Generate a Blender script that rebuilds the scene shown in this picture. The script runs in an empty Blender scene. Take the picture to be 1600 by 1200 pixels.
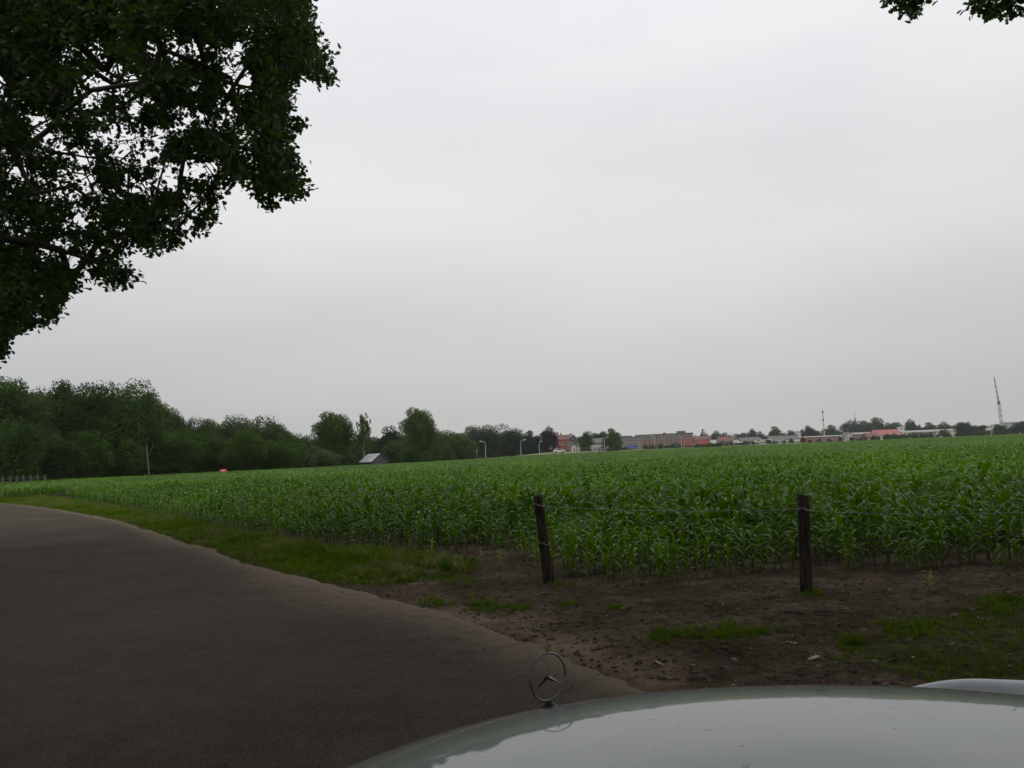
import bpy, bmesh, math, random
import numpy as np
from mathutils import Matrix, Vector, Euler

random.seed(7)
rng = np.random.default_rng(7)
R = math.radians
scene = bpy.context.scene
C = scene.collection

# ------------------------------------------------------------------ camera
F, CX, CY = 1386.0, 800.0, 600.0
PITCH, ROLL, EYE = R(4.476), R(-2.4), 1.30
camd = bpy.data.cameras.new('camera')
cam = bpy.data.objects.new('camera', camd); C.objects.link(cam)
CM = Matrix.Translation((0, 0, EYE)) @ Matrix.Rotation(math.pi/2 + PITCH, 4, 'X') @ Matrix.Rotation(ROLL, 4, 'Z')
cam.matrix_world = CM
camd.sensor_width = 36.0
camd.lens = F/1600*36.0
camd.clip_start, camd.clip_end = 0.05, 6000
scene.camera = cam

# ------------------------------------------------------------------ sky and sun
SUN_EL, SUN_ROT = R(58), R(200)
world = bpy.data.worlds.new('World'); scene.world = world
world.use_nodes = True
wn, wl = world.node_tree.nodes, world.node_tree.links
wn.clear()
def wnode(t, **k):
    n = wn.new(t)
    for a, b in k.items(): setattr(n, a, b)
    return n
w_out = wnode('ShaderNodeOutputWorld'); w_bg = wnode('ShaderNodeBackground')
w_bg.inputs['Strength'].default_value = 0.1
sky = wnode('ShaderNodeTexSky', sky_type='NISHITA', sun_disc=False)
sky.sun_elevation, sky.sun_rotation = SUN_EL, SUN_ROT
tc = wnode('ShaderNodeTexCoord')
mp = wnode('ShaderNodeMapping'); mp.inputs['Scale'].default_value = (1.0, 1.0, 3.6); mp.inputs['Location'].default_value = (3.1, 0.4, 1.7)
nz = wnode('ShaderNodeTexNoise'); nz.inputs['Scale'].default_value = 1.7; nz.inputs['Detail'].default_value = 5.0; nz.inputs['Roughness'].default_value = 0.5
ramp = wnode('ShaderNodeValToRGB')
ramp.color_ramp.elements[0].position = 0.33; ramp.color_ramp.elements[0].color = (0.925, 0.93, 0.94, 1)
ramp.color_ramp.elements[1].position = 0.68; ramp.color_ramp.elements[1].color = (1.07, 1.065, 1.06, 1)
sep = wnode('ShaderNodeSeparateXYZ')
elev = wnode('ShaderNodeValToRGB')          # grey cloud deck, lighter towards the zenith
e = elev.color_ramp.elements
e[0].position = 0.0; e[0].color = (0.435, 0.434, 0.426, 1)
e[1].position = 1.0; e[1].color = (0.83, 0.835, 0.85, 1)
for pos, c in ((0.05, (0.452, 0.452, 0.446)), (0.12, (0.525, 0.526, 0.524)), (0.22, (0.625, 0.626, 0.624)), (0.33, (0.70, 0.702, 0.708)), (0.46, (0.765, 0.768, 0.782))):
    k = elev.color_ramp.elements.new(pos); k.color = (*c, 1)
mul = wnode('ShaderNodeMix', data_type='RGBA', blend_type='MULTIPLY'); mul.inputs['Factor'].default_value = 1.0
sc10 = wnode('ShaderNodeVectorMath', operation='SCALE'); sc10.inputs['Scale'].default_value = 11.8
mix = wnode('ShaderNodeMix', data_type='RGBA'); mix.inputs['Factor'].default_value = 0.96
wl.new(tc.outputs['Generated'], mp.inputs['Vector']); wl.new(mp.outputs['Vector'], nz.inputs['Vector'])
wl.new(nz.outputs['Fac'], ramp.inputs['Fac'])
wl.new(tc.outputs['Generated'], sep.inputs['Vector']); wl.new(sep.outputs['Z'], elev.inputs['Fac'])
wl.new(elev.outputs['Color'], mul.inputs['A']); wl.new(ramp.outputs['Color'], mul.inputs['B'])
wl.new(mul.outputs['Result'], sc10.inputs['Vector'])
wl.new(sky.outputs['Color'], mix.inputs['A']); wl.new(sc10.outputs['Vector'], mix.inputs['B'])
wl.new(mix.outputs['Result'], w_bg.inputs['Color']); wl.new(w_bg.outputs['Background'], w_out.inputs['Surface'])

sund = bpy.data.lights.new('sun', 'SUN'); sund.energy = 0.5; sund.angle = R(40); sund.color = (1.0, 0.97, 0.93)
sun = bpy.data.objects.new('sun', sund); C.objects.link(sun)
sdir = Vector((math.sin(SUN_ROT)*math.cos(SUN_EL), math.cos(SUN_ROT)*math.cos(SUN_EL), math.sin(SUN_EL)))
sun.rotation_euler = (-sdir).to_track_quat('-Z', 'Y').to_euler(); sun.location = (0, 0, 60)

vs = scene.view_settings
vs.view_transform = 'Standard'; vs.look = 'None'; vs.exposure = 0.0; vs.gamma = 1.0; vs.use_curve_mapping = False
cy = scene.cycles
cy.use_denoising = True
cy.max_bounces = 6; cy.diffuse_bounces = 3; cy.glossy_bounces = 3; cy.transmission_bounces = 4; cy.transparent_max_bounces = 4
cy.volume_bounces = 0
cy.caustics_reflective = False; cy.caustics_refractive = False

# ------------------------------------------------------------------ picking places: a pixel of the photo and a depth give a point
M3 = CM.to_3x3()
def ray(px, py):
    d = M3 @ Vector(((px-CX)/F, -(py-CY)/F, -1.0))
    return d/d.y
def at(px, py, depth): return Vector((0, 0, EYE)) + ray(px, py)*depth
def gnd(px, py, z=0.0):
    d = ray(px, py); return Vector((0, 0, EYE)) + d*((z-EYE)/d.z)
def hor(px): return 708.6 + (800-px)*0.0419
def gx(px, D): return at(px, hor(px), D).x
def zt(px, py, D): return at(px, py, D).z
MINV = CM.inverted()
MI = np.array(MINV)
def to_px(P):
    P = np.asarray(P, float); q = P @ MI[:3, :3].T + MI[:3, 3]
    return np.stack([CX + F*q[:, 0]/-q[:, 2], CY - F*q[:, 1]/-q[:, 2]], 1), -q[:, 2]

# ------------------------------------------------------------------ helpers
def tag(o, label=None, cat=None, group=None, kind=None):
    if label: o['label'] = label
    if cat: o['category'] = cat
    if group: o['group'] = group
    if kind: o['kind'] = kind
    return o
def empty(name, loc=(0, 0, 0), rz=0.0, label=None, cat=None, group=None):
    o = bpy.data.objects.new(name, None); C.objects.link(o)
    o.location = loc; o.rotation_euler = (0, 0, rz); o.empty_display_size = 0.2
    return tag(o, label, cat, group)
def link(name, me, parent=None, mat=None):
    o = bpy.data.objects.new(name, me); C.objects.link(o)
    if parent: o.parent = parent
    if mat is not None:
        if len(me.materials) == 0: me.materials.append(mat)
        elif me.materials[0] != mat:
            o.material_slots[0].link = 'OBJECT'; o.material_slots[0].material = mat
    return o
def mesh_np(name, V, Fs, mat=None, smooth=False):
    """V (n,3); Fs: list of (m,k) index arrays."""
    if isinstance(Fs, np.ndarray): Fs = [Fs]
    me = bpy.data.meshes.new(name)
    V = np.asarray(V, np.float32)
    me.vertices.add(len(V)); me.vertices.foreach_set('co', V.ravel())
    loops = np.concatenate([np.asarray(f, np.int32).ravel() for f in Fs])
    tot = np.concatenate([np.full(len(f), f.shape[1], np.int32) for f in Fs])
    st = np.concatenate([[0], np.cumsum(tot)[:-1]]).astype(np.int32)
    me.loops.add(len(loops)); me.loops.foreach_set('vertex_index', loops)
    me.polygons.add(len(tot)); me.polygons.foreach_set('loop_start', st)
    try: me.polygons.foreach_set('loop_total', tot)
    except Exception: pass
    me.update(calc_edges=True); me.validate()
    if smooth: me.polygons.foreach_set('use_smooth', np.ones(len(me.polygons), bool))
    if mat: me.materials.append(mat)
    return me
class MB:
    """collects shapes; build() links them as one mesh object"""
    def __init__(s): s.v, s.f = [], []
    def add(s, vs_, fs_):
        b = len(s.v); s.v += [tuple(p) for p in vs_]; s.f += [[i+b for i in f] for f in fs_]; return s
    def box(s, x0, x1, y0, y1, z0, z1):
        return s.add([(x0,y0,z0),(x1,y0,z0),(x1,y1,z0),(x0,y1,z0),(x0,y0,z1),(x1,y0,z1),(x1,y1,z1),(x0,y1,z1)],
                     [(0,3,2,1),(4,5,6,7),(0,1,5,4),(1,2,6,5),(2,3,7,6),(3,0,4,7)])
    def tube(s, pts, rad, n=6, caps=True):
        pts = [Vector(p) for p in pts]; rad = rad if hasattr(rad, '__len__') else [rad]*len(pts)
        b = len(s.v); u = None
        for i, p in enumerate(pts):
            t = (pts[min(i+1, len(pts)-1)] - pts[max(i-1, 0)]).normalized()
            if u is None: u = t.orthogonal().normalized()
            u = (u - t*u.dot(t)).normalized(); w = t.cross(u)
            for k in range(n):
                a = 2*math.pi*k/n
                s.v.append(tuple(p + (u*math.cos(a) + w*math.sin(a))*rad[i]))
        for i in range(len(pts)-1):
            for k in range(n):
                s.f.append([b+i*n+k, b+i*n+(k+1) % n, b+(i+1)*n+(k+1) % n, b+(i+1)*n+k])
        if caps:
            s.f.append([b+k for k in range(n)][::-1]); s.f.append([b+(len(pts)-1)*n+k for k in range(n)])
        return s
    def mesh(s, name, mat=None, smooth=False):
        me = bpy.data.meshes.new(name); me.from_pydata(s.v, [], s.f); me.update()
        if smooth: me.polygons.foreach_set('use_smooth', np.ones(len(me.polygons), bool))
        if mat: me.materials.append(mat)
        return me
    def build(s, name, mat, parent=None, smooth=False):
        return link(name, s.mesh(name, mat, smooth), parent)

def hash2(ix, iy, seed):
    n = (ix*374761393 + iy*668265263 + seed*974634777) & 0xffffffff
    n = ((n ^ (n >> 13))*1274126177) & 0xffffffff
    return ((n ^ (n >> 16)) & 0xffff)/65535.0
def vnoise(x, y, seed=0):
    x = np.asarray(x, float); y = np.asarray(y, float)
    ix, iy = np.floor(x).astype(np.int64), np.floor(y).astype(np.int64); fx, fy = x-ix, y-iy
    fx = fx*fx*(3-2*fx); fy = fy*fy*(3-2*fy)
    a, b = hash2(ix, iy, seed), hash2(ix+1, iy, seed); c, d = hash2(ix, iy+1, seed), hash2(ix+1, iy+1, seed)
    return (a*(1-fx)+b*fx)*(1-fy) + (c*(1-fx)+d*fx)*fy
def fbm(x, y, seed=0, oct_=4):
    s, a = 0, 0.5
    for i in range(oct_):
        s = s + a*vnoise(np.asarray(x)*2**i, np.asarray(y)*2**i, seed+i*17); a *= 0.5
    return s
def in_poly(P, poly):
    P = np.asarray(P, float); poly = np.asarray(poly, float); x, y = P[:, 0], P[:, 1]
    ins = np.zeros(len(P), bool); j = len(poly)-1
    for i in range(len(poly)):
        xi, yi, xj, yj = *poly[i], *poly[j]
        c = ((yi > y) != (yj > y)) & (x < (xj-xi)*(y-yi)/(yj-yi+1e-12)+xi)
        ins ^= c; j = i
    return ins

# ------------------------------------------------------------------ materials
def new_mat(name):
    m = bpy.data.materials.new(name); m.use_nodes = True
    return m, m.node_tree.nodes, m.node_tree.links, m.node_tree.nodes['Principled BSDF']
def plain(name, col, rough=0.7, metal=0.0, spec=0.5, var=0.25, scale=3.0, bump=0.0, coord='Object'):
    m, n, l, p = new_mat(name)
    t = n.new('ShaderNodeTexCoord'); nz = n.new('ShaderNodeTexNoise'); nz.inputs['Scale'].default_value = scale; nz.inputs['Detail'].default_value = 6
    r = n.new('ShaderNodeValToRGB'); r.color_ramp.elements[0].position = 0.3; r.color_ramp.elements[1].position = 0.7
    r.color_ramp.elements[0].color = (*[c*(1-var) for c in col], 1); r.color_ramp.elements[1].color = (*[min(1, c*(1+var)) for c in col], 1)
    l.new(t.outputs[coord], nz.inputs['Vector']); l.new(nz.outputs['Fac'], r.inputs['Fac']); l.new(r.outputs['Color'], p.inputs['Base Color'])
    p.inputs['Roughness'].default_value = rough; p.inputs['Metallic'].default_value = metal; p.inputs['Specular IOR Level'].default_value = spec
    if bump:
        b = n.new('ShaderNodeBump'); b.inputs['Strength'].default_value = bump; b.inputs['Distance'].default_value = 0.02
        l.new(nz.outputs['Fac'], b.inputs['Height']); l.new(b.outputs['Normal'], p.inputs['Normal'])
    return m
def leafy(name, dark, light, rough=0.5, spec=0.4, trans=0.35, tcol=None, nscale=0.25, rand=0.5):
    """leaf surface: two tones by noise and by object, some light coming through"""
    m, n, l, p = new_mat(name)
    t = n.new('ShaderNodeTexCoord'); g = n.new('ShaderNodeNewGeometry'); nz = n.new('ShaderNodeTexNoise')
    nz.inputs['Scale'].default_value = nscale; nz.inputs['Detail'].default_value = 4
    l.new(g.outputs['Position'], nz.inputs['Vector'])
    oi = n.new('ShaderNodeObjectInfo'); mx = n.new('ShaderNodeMath'); mx.operation = 'MULTIPLY_ADD'
    mx.inputs[1].default_value = rand; l.new(oi.outputs['Random'], mx.inputs[0])
    ms = n.new('ShaderNodeMath'); ms.operation = 'MULTIPLY_ADD'; ms.inputs[1].default_value = 1.6; ms.inputs[2].default_value = -0.3-rand*0.5
    l.new(nz.outputs['Fac'], ms.inputs[0]); l.new(ms.outputs[0], mx.inputs[2])
    ri = n.new('ShaderNodeMath'); ri.operation = 'MULTIPLY_ADD'; ri.inputs[1].default_value = 0.5
    l.new(g.outputs['Random Per Island'], ri.inputs[0]); 
    ad = n.new('ShaderNodeMath'); ad.operation = 'ADD'; ad.inputs[1].default_value = -0.25; l.new(mx.outputs[0], ad.inputs[0]); l.new(ad.outputs[0], ri.inputs[2])
    r = n.new('ShaderNodeValToRGB'); r.color_ramp.elements[0].color = (*dark, 1); r.color_ramp.elements[1].color = (*light, 1)
    l.new(ri.outputs[0], r.inputs['Fac']); l.new(r.outputs['Color'], p.inputs['Base Color'])
    p.inputs['Roughness'].default_value = rough; p.inputs['Specular IOR Level'].default_value = spec
    tr = n.new('ShaderNodeBsdfTranslucent'); hs = n.new('ShaderNodeHueSaturation'); hs.inputs['Value'].default_value = 1.3; hs.inputs['Saturation'].default_value = 1.1
    l.new(r.outputs['Color'], hs.inputs['Color']); l.new(hs.outputs['Color'], tr.inputs['Color'])
    sh = n.new('ShaderNodeMixShader'); sh.inputs[0].default_value = trans
    l.new(p.outputs['BSDF'], sh.inputs[1]); l.new(tr.outputs['BSDF'], sh.inputs[2]); l.new(sh.outputs[0], n['Material Output'].inputs['Surface'])
    return m

M = {}
M['oak_leaf'] = leafy('oak_leaf', (0.014, 0.033, 0.006), (0.050, 0.096, 0.016), rough=0.55, spec=0.2, trans=0.38, nscale=0.6, rand=0.0)
M['bark'] = plain('bark', (0.055, 0.045, 0.036), 0.9, var=0.4, scale=9, bump=0.6)
M['bark_grey'] = plain('bark_grey', (0.13, 0.11, 0.09), 0.9, var=0.35, scale=6)
M['bark_pale'] = plain('bark_pale', (0.30, 0.27, 0.23), 0.85, var=0.35, scale=4)
M['crown_dark'] = leafy('crown_dark', (0.021, 0.046, 0.009), (0.068, 0.122, 0.022), nscale=0.35, trans=0.25, spec=0.04, rand=0.3)
M['crown_mid'] = leafy('crown_mid', (0.036, 0.066, 0.016), (0.100, 0.150, 0.036), nscale=0.4, trans=0.25, spec=0.04, rand=0.3)
M['crown_wood'] = leafy('crown_wood', (0.020, 0.040, 0.011), (0.064, 0.105, 0.026), nscale=0.4, trans=0.25, spec=0.04, rand=0.3)
M['crown_olive'] = leafy('crown_olive', (0.046, 0.072, 0.022), (0.105, 0.145, 0.044), nscale=0.4, trans=0.25, spec=0.04, rand=0.3)
M['crown_blue'] = leafy('crown_blue', (0.018, 0.036, 0.018), (0.046, 0.075, 0.033), nscale=0.3, trans=0.2, spec=0.04, rand=0.3)
M['crown_copper'] = leafy('crown_copper', (0.010, 0.008, 0.013), (0.032, 0.022, 0.032), nscale=0.4, trans=0.15, spec=0.04, rand=0.2)
M['corn'] = leafy('corn_leaf', (0.030, 0.098, 0.0012), (0.124, 0.245, 0.002), rough=0.20, spec=0.17, trans=0.36, nscale=0.16, rand=0.45)
M['corn_yellow'] = leafy('corn_leaf_pale', (0.10, 0.19, 0.02), (0.20, 0.30, 0.035), rough=0.42, spec=0.5, trans=0.38, nscale=0.4, rand=0.3)
M['stalk'] = plain('corn_stalk', (0.075, 0.13, 0.03), 0.55, var=0.3, scale=12)
M['grass'] = leafy('grass_blade', (0.036, 0.078, 0.002), (0.125, 0.205, 0.008), rough=0.5, spec=0.03, trans=0.35, nscale=0.8, rand=0.4)
M['grass_dry'] = leafy('grass_dry', (0.075, 0.092, 0.014), (0.19, 0.19, 0.045), rough=0.6, spec=0.3, trans=0.3, nscale=1.0, rand=0.4)
M['post'] = plain('post_wood', (0.024, 0.017, 0.013), 0.85, var=0.45, scale=22, bump=0.7)
def post_mat():
    m, n, l, p = new_mat('post_wood'); t = n.new('ShaderNodeTexCoord'); mp_ = n.new('ShaderNodeMapping'); mp_.inputs['Scale'].default_value = (60, 60, 3.5)
    a_ = n.new('ShaderNodeTexNoise'); a_.inputs['Scale'].default_value = 1.0; a_.inputs['Detail'].default_value = 7; a_.inputs['Roughness'].default_value = 0.65
    l.new(t.outputs['Object'], mp_.inputs['Vector']); l.new(mp_.outputs['Vector'], a_.inputs['Vector'])
    r = n.new('ShaderNodeValToRGB'); r.color_ramp.elements[0].position = 0.36; r.color_ramp.elements[0].color = (0.010, 0.007, 0.005, 1); r.color_ramp.elements[1].position = 0.72; r.color_ramp.elements[1].color = (0.085, 0.068, 0.054, 1)
    l.new(a_.outputs['Fac'], r.inputs['Fac']); l.new(r.outputs['Color'], p.inputs['Base Color']); p.inputs['Roughness'].default_value = 0.95; p.inputs['Specular IOR Level'].default_value = 0.1
    b = n.new('ShaderNodeBump'); b.inputs['Strength'].default_value = 0.9; b.inputs['Distance'].default_value = 0.006; l.new(a_.outputs['Fac'], b.inputs['Height']); l.new(b.outputs['Normal'], p.inputs['Normal']); return m
M['post'] = post_mat()
M['wire'] = plain('wire_steel', (0.34, 0.33, 0.31), 0.55, metal=0.3, var=0.3, scale=30)
M['twig'] = plain('twig_wood', (0.03, 0.022, 0.017), 0.9, var=0.3, scale=20)
M['dryleaf'] = plain('dry_leaf', (0.36, 0.29, 0.20), 0.7, var=0.3, scale=25)
M['clod'] = plain('soil_clod', (0.098, 0.073, 0.054), 1.0, spec=0.0, var=0.4, scale=25, bump=0.5)
M['pebble'] = plain('pebble', (0.15, 0.122, 0.098), 0.85, var=0.4, scale=14)
M['white'] = plain('white_paint', (0.72, 0.72, 0.70), 0.5, var=0.08)
M['offwhite'] = plain('cream_render', (0.60, 0.58, 0.50), 0.8, var=0.12, scale=0.5)
M['brick'] = plain('red_brick', (0.27, 0.09, 0.06), 0.9, var=0.2, scale=1.2)
M['brick_bright'] = plain('orange_brick', (0.36, 0.11, 0.065), 0.9, var=0.15, scale=1.0)
M['brick_brown'] = plain('brown_brick', (0.20, 0.115, 0.085), 0.9, var=0.2, scale=1.0)
M['slate'] = plain('grey_roof', (0.13, 0.125, 0.125), 0.8, var=0.2, scale=0.7)
M['upper'] = plain('dark_cladding', (0.125, 0.10, 0.092), 0.7, var=0.15, scale=0.6)
M['tile_red'] = plain('red_tile', (0.17, 0.078, 0.066), 0.85, var=0.2, scale=0.7)
M['tile_pink'] = plain('pink_roof', (0.33, 0.115, 0.105), 0.75, var=0.12, scale=0.4)
M['concrete'] = plain('concrete', (0.42, 0.41, 0.39), 0.85, var=0.12, scale=0.5)
M['balcony'] = plain('balcony_concrete', (0.26, 0.20, 0.175), 0.85, var=0.12, scale=0.5)
M['glass'] = plain('window_glass', (0.03, 0.035, 0.04), 0.1, var=0.2, scale=1)
M['shed_roof'] = plain('corrugated_sheet', (0.36, 0.365, 0.38), 0.6, metal=0.2, var=0.15, scale=1.5)
M['shed_wood'] = plain('weathered_board', (0.10, 0.088, 0.078), 0.9, var=0.3, scale=2.5)
M['metal_grey'] = plain('galvanised', (0.46, 0.47, 0.47), 0.45, metal=0.3, var=0.1, scale=5)
M['dark_metal'] = plain('dark_metal', (0.05, 0.05, 0.055), 0.5, metal=0.3, var=0.2)
M['red_paint'] = plain('red_paint', (0.58, 0.075, 0.05), 0.5, var=0.12)
M['hot_red'] = plain('signal_red', (0.80, 0.10, 0.07), 0.45, var=0.1)
M['crane_red'] = plain('crane_red', (0.25, 0.12, 0.11), 0.6, var=0.15)
M['blue_paint'] = plain('blue_paint', (0.07, 0.13, 0.34), 0.5, var=0.12)
M['yellow_paint'] = plain('pale_yellow_paint', (0.55, 0.58, 0.25), 0.5, var=0.1)
M['tyre'] = plain('tyre_rubber', (0.022, 0.022, 0.022), 0.85, var=0.2)
M['black'] = plain('black_plastic', (0.018, 0.018, 0.018), 0.5, var=0.2)
M['chrome'] = plain('chrome', (0.13, 0.135, 0.14), 0.28, metal=1.0, var=0.05)
M['bank'] = plain('dry_bank', (0.16, 0.155, 0.08), 0.95, var=0.3, scale=0.35)

def asphalt_mat():
    m, n, l, p = new_mat('asphalt')
    t = n.new('ShaderNodeTexCoord')
    def noise(s, d=4): 
        a = n.new('ShaderNodeTexNoise'); a.inputs['Scale'].default_value = s; a.inputs['Detail'].default_value = d
        l.new(t.outputs['Object'], a.inputs['Vector']); return a
    v = n.new('ShaderNodeTexVoronoi'); v.inputs['Scale'].default_value = 210; l.new(t.outputs['Object'], v.inputs['Vector'])
    big, mid, fine = noise(0.5, 5), noise(5, 6), noise(140, 3)
    r = n.new('ShaderNodeValToRGB'); r.color_ramp.elements[0].color = (0.016, 0.013, 0.0097, 1); r.color_ramp.elements[1].color = (0.135, 0.111, 0.085, 1)
    r.color_ramp.elements[0].position = 0.2; r.color_ramp.elements[1].position = 0.9
    sepc = n.new('ShaderNodeSeparateColor'); l.new(v.outputs['Color'], sepc.inputs['Color'])
    a1 = n.new('ShaderNodeMath'); a1.operation = 'MULTIPLY_ADD'; a1.inputs[1].default_value = 0.42; l.new(sepc.outputs[0], a1.inputs[0])
    a2 = n.new('ShaderNodeMath'); a2.operation = 'MULTIPLY_ADD'; a2.inputs[1].default_value = 0.35; a2.inputs[2].default_value = -0.03; l.new(fine.outputs['Fac'], a2.inputs[0]); l.new(a2.outputs[0], a1.inputs[2])
    a3 = n.new('ShaderNodeMath'); a3.operation = 'MULTIPLY_ADD'; a3.inputs[1].default_value = 0.22; l.new(mid.outputs['Fac'], a3.inputs[0]); l.new(a1.outputs[0], a3.inputs[2])
    a4 = n.new('ShaderNodeMath'); a4.operation = 'MULTIPLY_ADD'; a4.inputs[1].default_value = 0.4; l.new(big.outputs['Fac'], a4.inputs[0])
    s4 = n.new('ShaderNodeMath'); s4.operation = 'ADD'; s4.inputs[1].default_value = -0.15; l.new(a3.outputs[0], s4.inputs[0]); l.new(s4.outputs[0], a4.inputs[2])
    l.new(a4.outputs[0], r.inputs['Fac'])
    # dusty sand lying along the edge
    at_ = n.new('ShaderNodeAttribute'); at_.attribute_name = 'dust'
    dn = n.new('ShaderNodeMath'); dn.operation = 'MULTIPLY_ADD'; dn.inputs[1].default_value = 2.4; dn.inputs[2].default_value = -1.0; l.new(noise(7, 7).outputs['Fac'], dn.inputs[0])
    da = n.new('ShaderNodeMath'); da.operation = 'ADD'; da.use_clamp = True; l.new(at_.outputs['Fac'], da.inputs[0]); l.new(dn.outputs[0], da.inputs[1])
    dm = n.new('ShaderNodeMath'); dm.operation = 'MULTIPLY'; dm.use_clamp = True; l.new(at_.outputs['Fac'], dm.inputs[0]); l.new(da.outputs[0], dm.inputs[1])
    mx = n.new('ShaderNodeMix'); mx.data_type = 'RGBA'; l.new(dm.outputs[0], mx.inputs['Factor']); l.new(r.outputs['Color'], mx.inputs['A'])
    mx.inputs['B'].default_value = (0.17, 0.135, 0.096, 1)
    l.new(mx.outputs['Result'], p.inputs['Base Color']); p.inputs['Roughness'].default_value = 0.9; p.inputs['Specular IOR Level'].default_value = 0.03
    b = n.new('ShaderNodeBump'); b.inputs['Strength'].default_value = 0.5; b.inputs['Distance'].default_value = 0.003
    l.new(a1.outputs[0], b.inputs['Height']); l.new(b.outputs['Normal'], p.inputs['Normal'])
    return m
M['asphalt'] = asphalt_mat()

def soil_mat():
    m, n, l, p = new_mat('soil')
    t = n.new('ShaderNodeTexCoord')
    def noise(s, d=6, ro=0.6):
        a = n.new('ShaderNodeTexNoise'); a.inputs['Scale'].default_value = s; a.inputs['Detail'].default_value = d; a.inputs['Roughness'].default_value = ro
        l.new(t.outputs['Object'], a.inputs['Vector']); return a
    n1, n2, n3 = noise(1.3), noise(14, 8, 0.7), noise(75, 4)
    s = n.new('ShaderNodeMath'); s.operation = 'MULTIPLY_ADD'; s.inputs[1].default_value = 0.8; l.new(n2.outputs['Fac'], s.inputs[0])
    s0 = n.new('ShaderNodeMath'); s0.operation = 'MULTIPLY_ADD'; s0.inputs[1].default_value = 1.2; s0.inputs[2].default_value = -0.70; l.new(n1.outputs['Fac'], s0.inputs[0]); l.new(s0.outputs[0], s.inputs[2])
    s1 = n.new('ShaderNodeMath'); s1.operation = 'MULTIPLY_ADD'; s1.inputs[1].default_value = 0.4; l.new(n3.outputs['Fac'], s1.inputs[0]); l.new(s.outputs[0], s1.inputs[2])
    r = n.new('ShaderNodeValToRGB'); e = r.color_ramp.elements
    e[0].position = 0.2; e[0].color = (0.028, 0.0205, 0.0148, 1); e[1].position = 0.85; e[1].color = (0.19, 0.147, 0.110, 1)
    k = e.new(0.52); k.color = (0.086, 0.0645, 0.048, 1)
    l.new(s1.outputs[0], r.inputs['Fac'])
    sa = n.new('ShaderNodeAttribute'); sa.attribute_name = 'sand'; ga = n.new('ShaderNodeAttribute'); ga.attribute_name = 'green'
    sr = n.new('ShaderNodeValToRGB'); sr.color_ramp.elements[0].position = 0.25; sr.color_ramp.elements[0].color = (0.10, 0.077, 0.054, 1); sr.color_ramp.elements[1].position = 0.8; sr.color_ramp.elements[1].color = (0.26, 0.205, 0.147, 1)
    l.new(s1.outputs[0], sr.inputs['Fac'])
    def masked(attr, noise_):
        a = n.new('ShaderNodeMath'); a.operation = 'MULTIPLY_ADD'; a.inputs[1].default_value = 1.6; a.inputs[2].default_value = -0.8; l.new(noise_.outputs['Fac'], a.inputs[0])
        b = n.new('ShaderNodeMath'); b.operation = 'ADD'; l.new(attr.outputs['Fac'], b.inputs[0]); l.new(a.outputs[0], b.inputs[1])
        c = n.new('ShaderNodeMath'); c.operation = 'MULTIPLY'; c.use_clamp = True; l.new(b.outputs[0], c.inputs[0]); l.new(attr.outputs['Fac'], c.inputs[1]); return c
    m1 = n.new('ShaderNodeMix'); m1.data_type = 'RGBA'; l.new(masked(sa, noise(5, 7)).outputs[0], m1.inputs['Factor']); l.new(r.outputs['Color'], m1.inputs['A']); l.new(sr.outputs['Color'], m1.inputs['B'])
    gr = n.new('ShaderNodeValToRGB'); gr.color_ramp.elements[0].color = (0.018, 0.032, 0.004, 1); gr.color_ramp.elements[1].color = (0.070, 0.10, 0.013, 1); l.new(n2.outputs['Fac'], gr.inputs['Fac'])
    m2 = n.new('ShaderNodeMix'); m2.data_type = 'RGBA'; l.new(masked(ga, noise(6, 7)).outputs[0], m2.inputs['Factor']); l.new(m1.outputs['Result'], m2.inputs['A']); l.new(gr.outputs['Color'], m2.inputs['B'])
    l.new(m2.outputs['Result'], p.inputs['Base Color']); p.inputs['Roughness'].default_value = 1.0; p.inputs['Specular IOR Level'].default_value = 0.0
    b = n.new('ShaderNodeBump'); b.inputs['Strength'].default_value = 0.9; b.inputs['Distance'].default_value = 0.035
    l.new(s1.outputs[0], b.inputs['Height']); l.new(b.outputs['Normal'], p.inputs['Normal'])
    return m
M['soil'] = soil_mat()
M['land'] = plain('far_meadow', (0.075, 0.10, 0.035), 0.95, var=0.35, scale=0.05)

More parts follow.
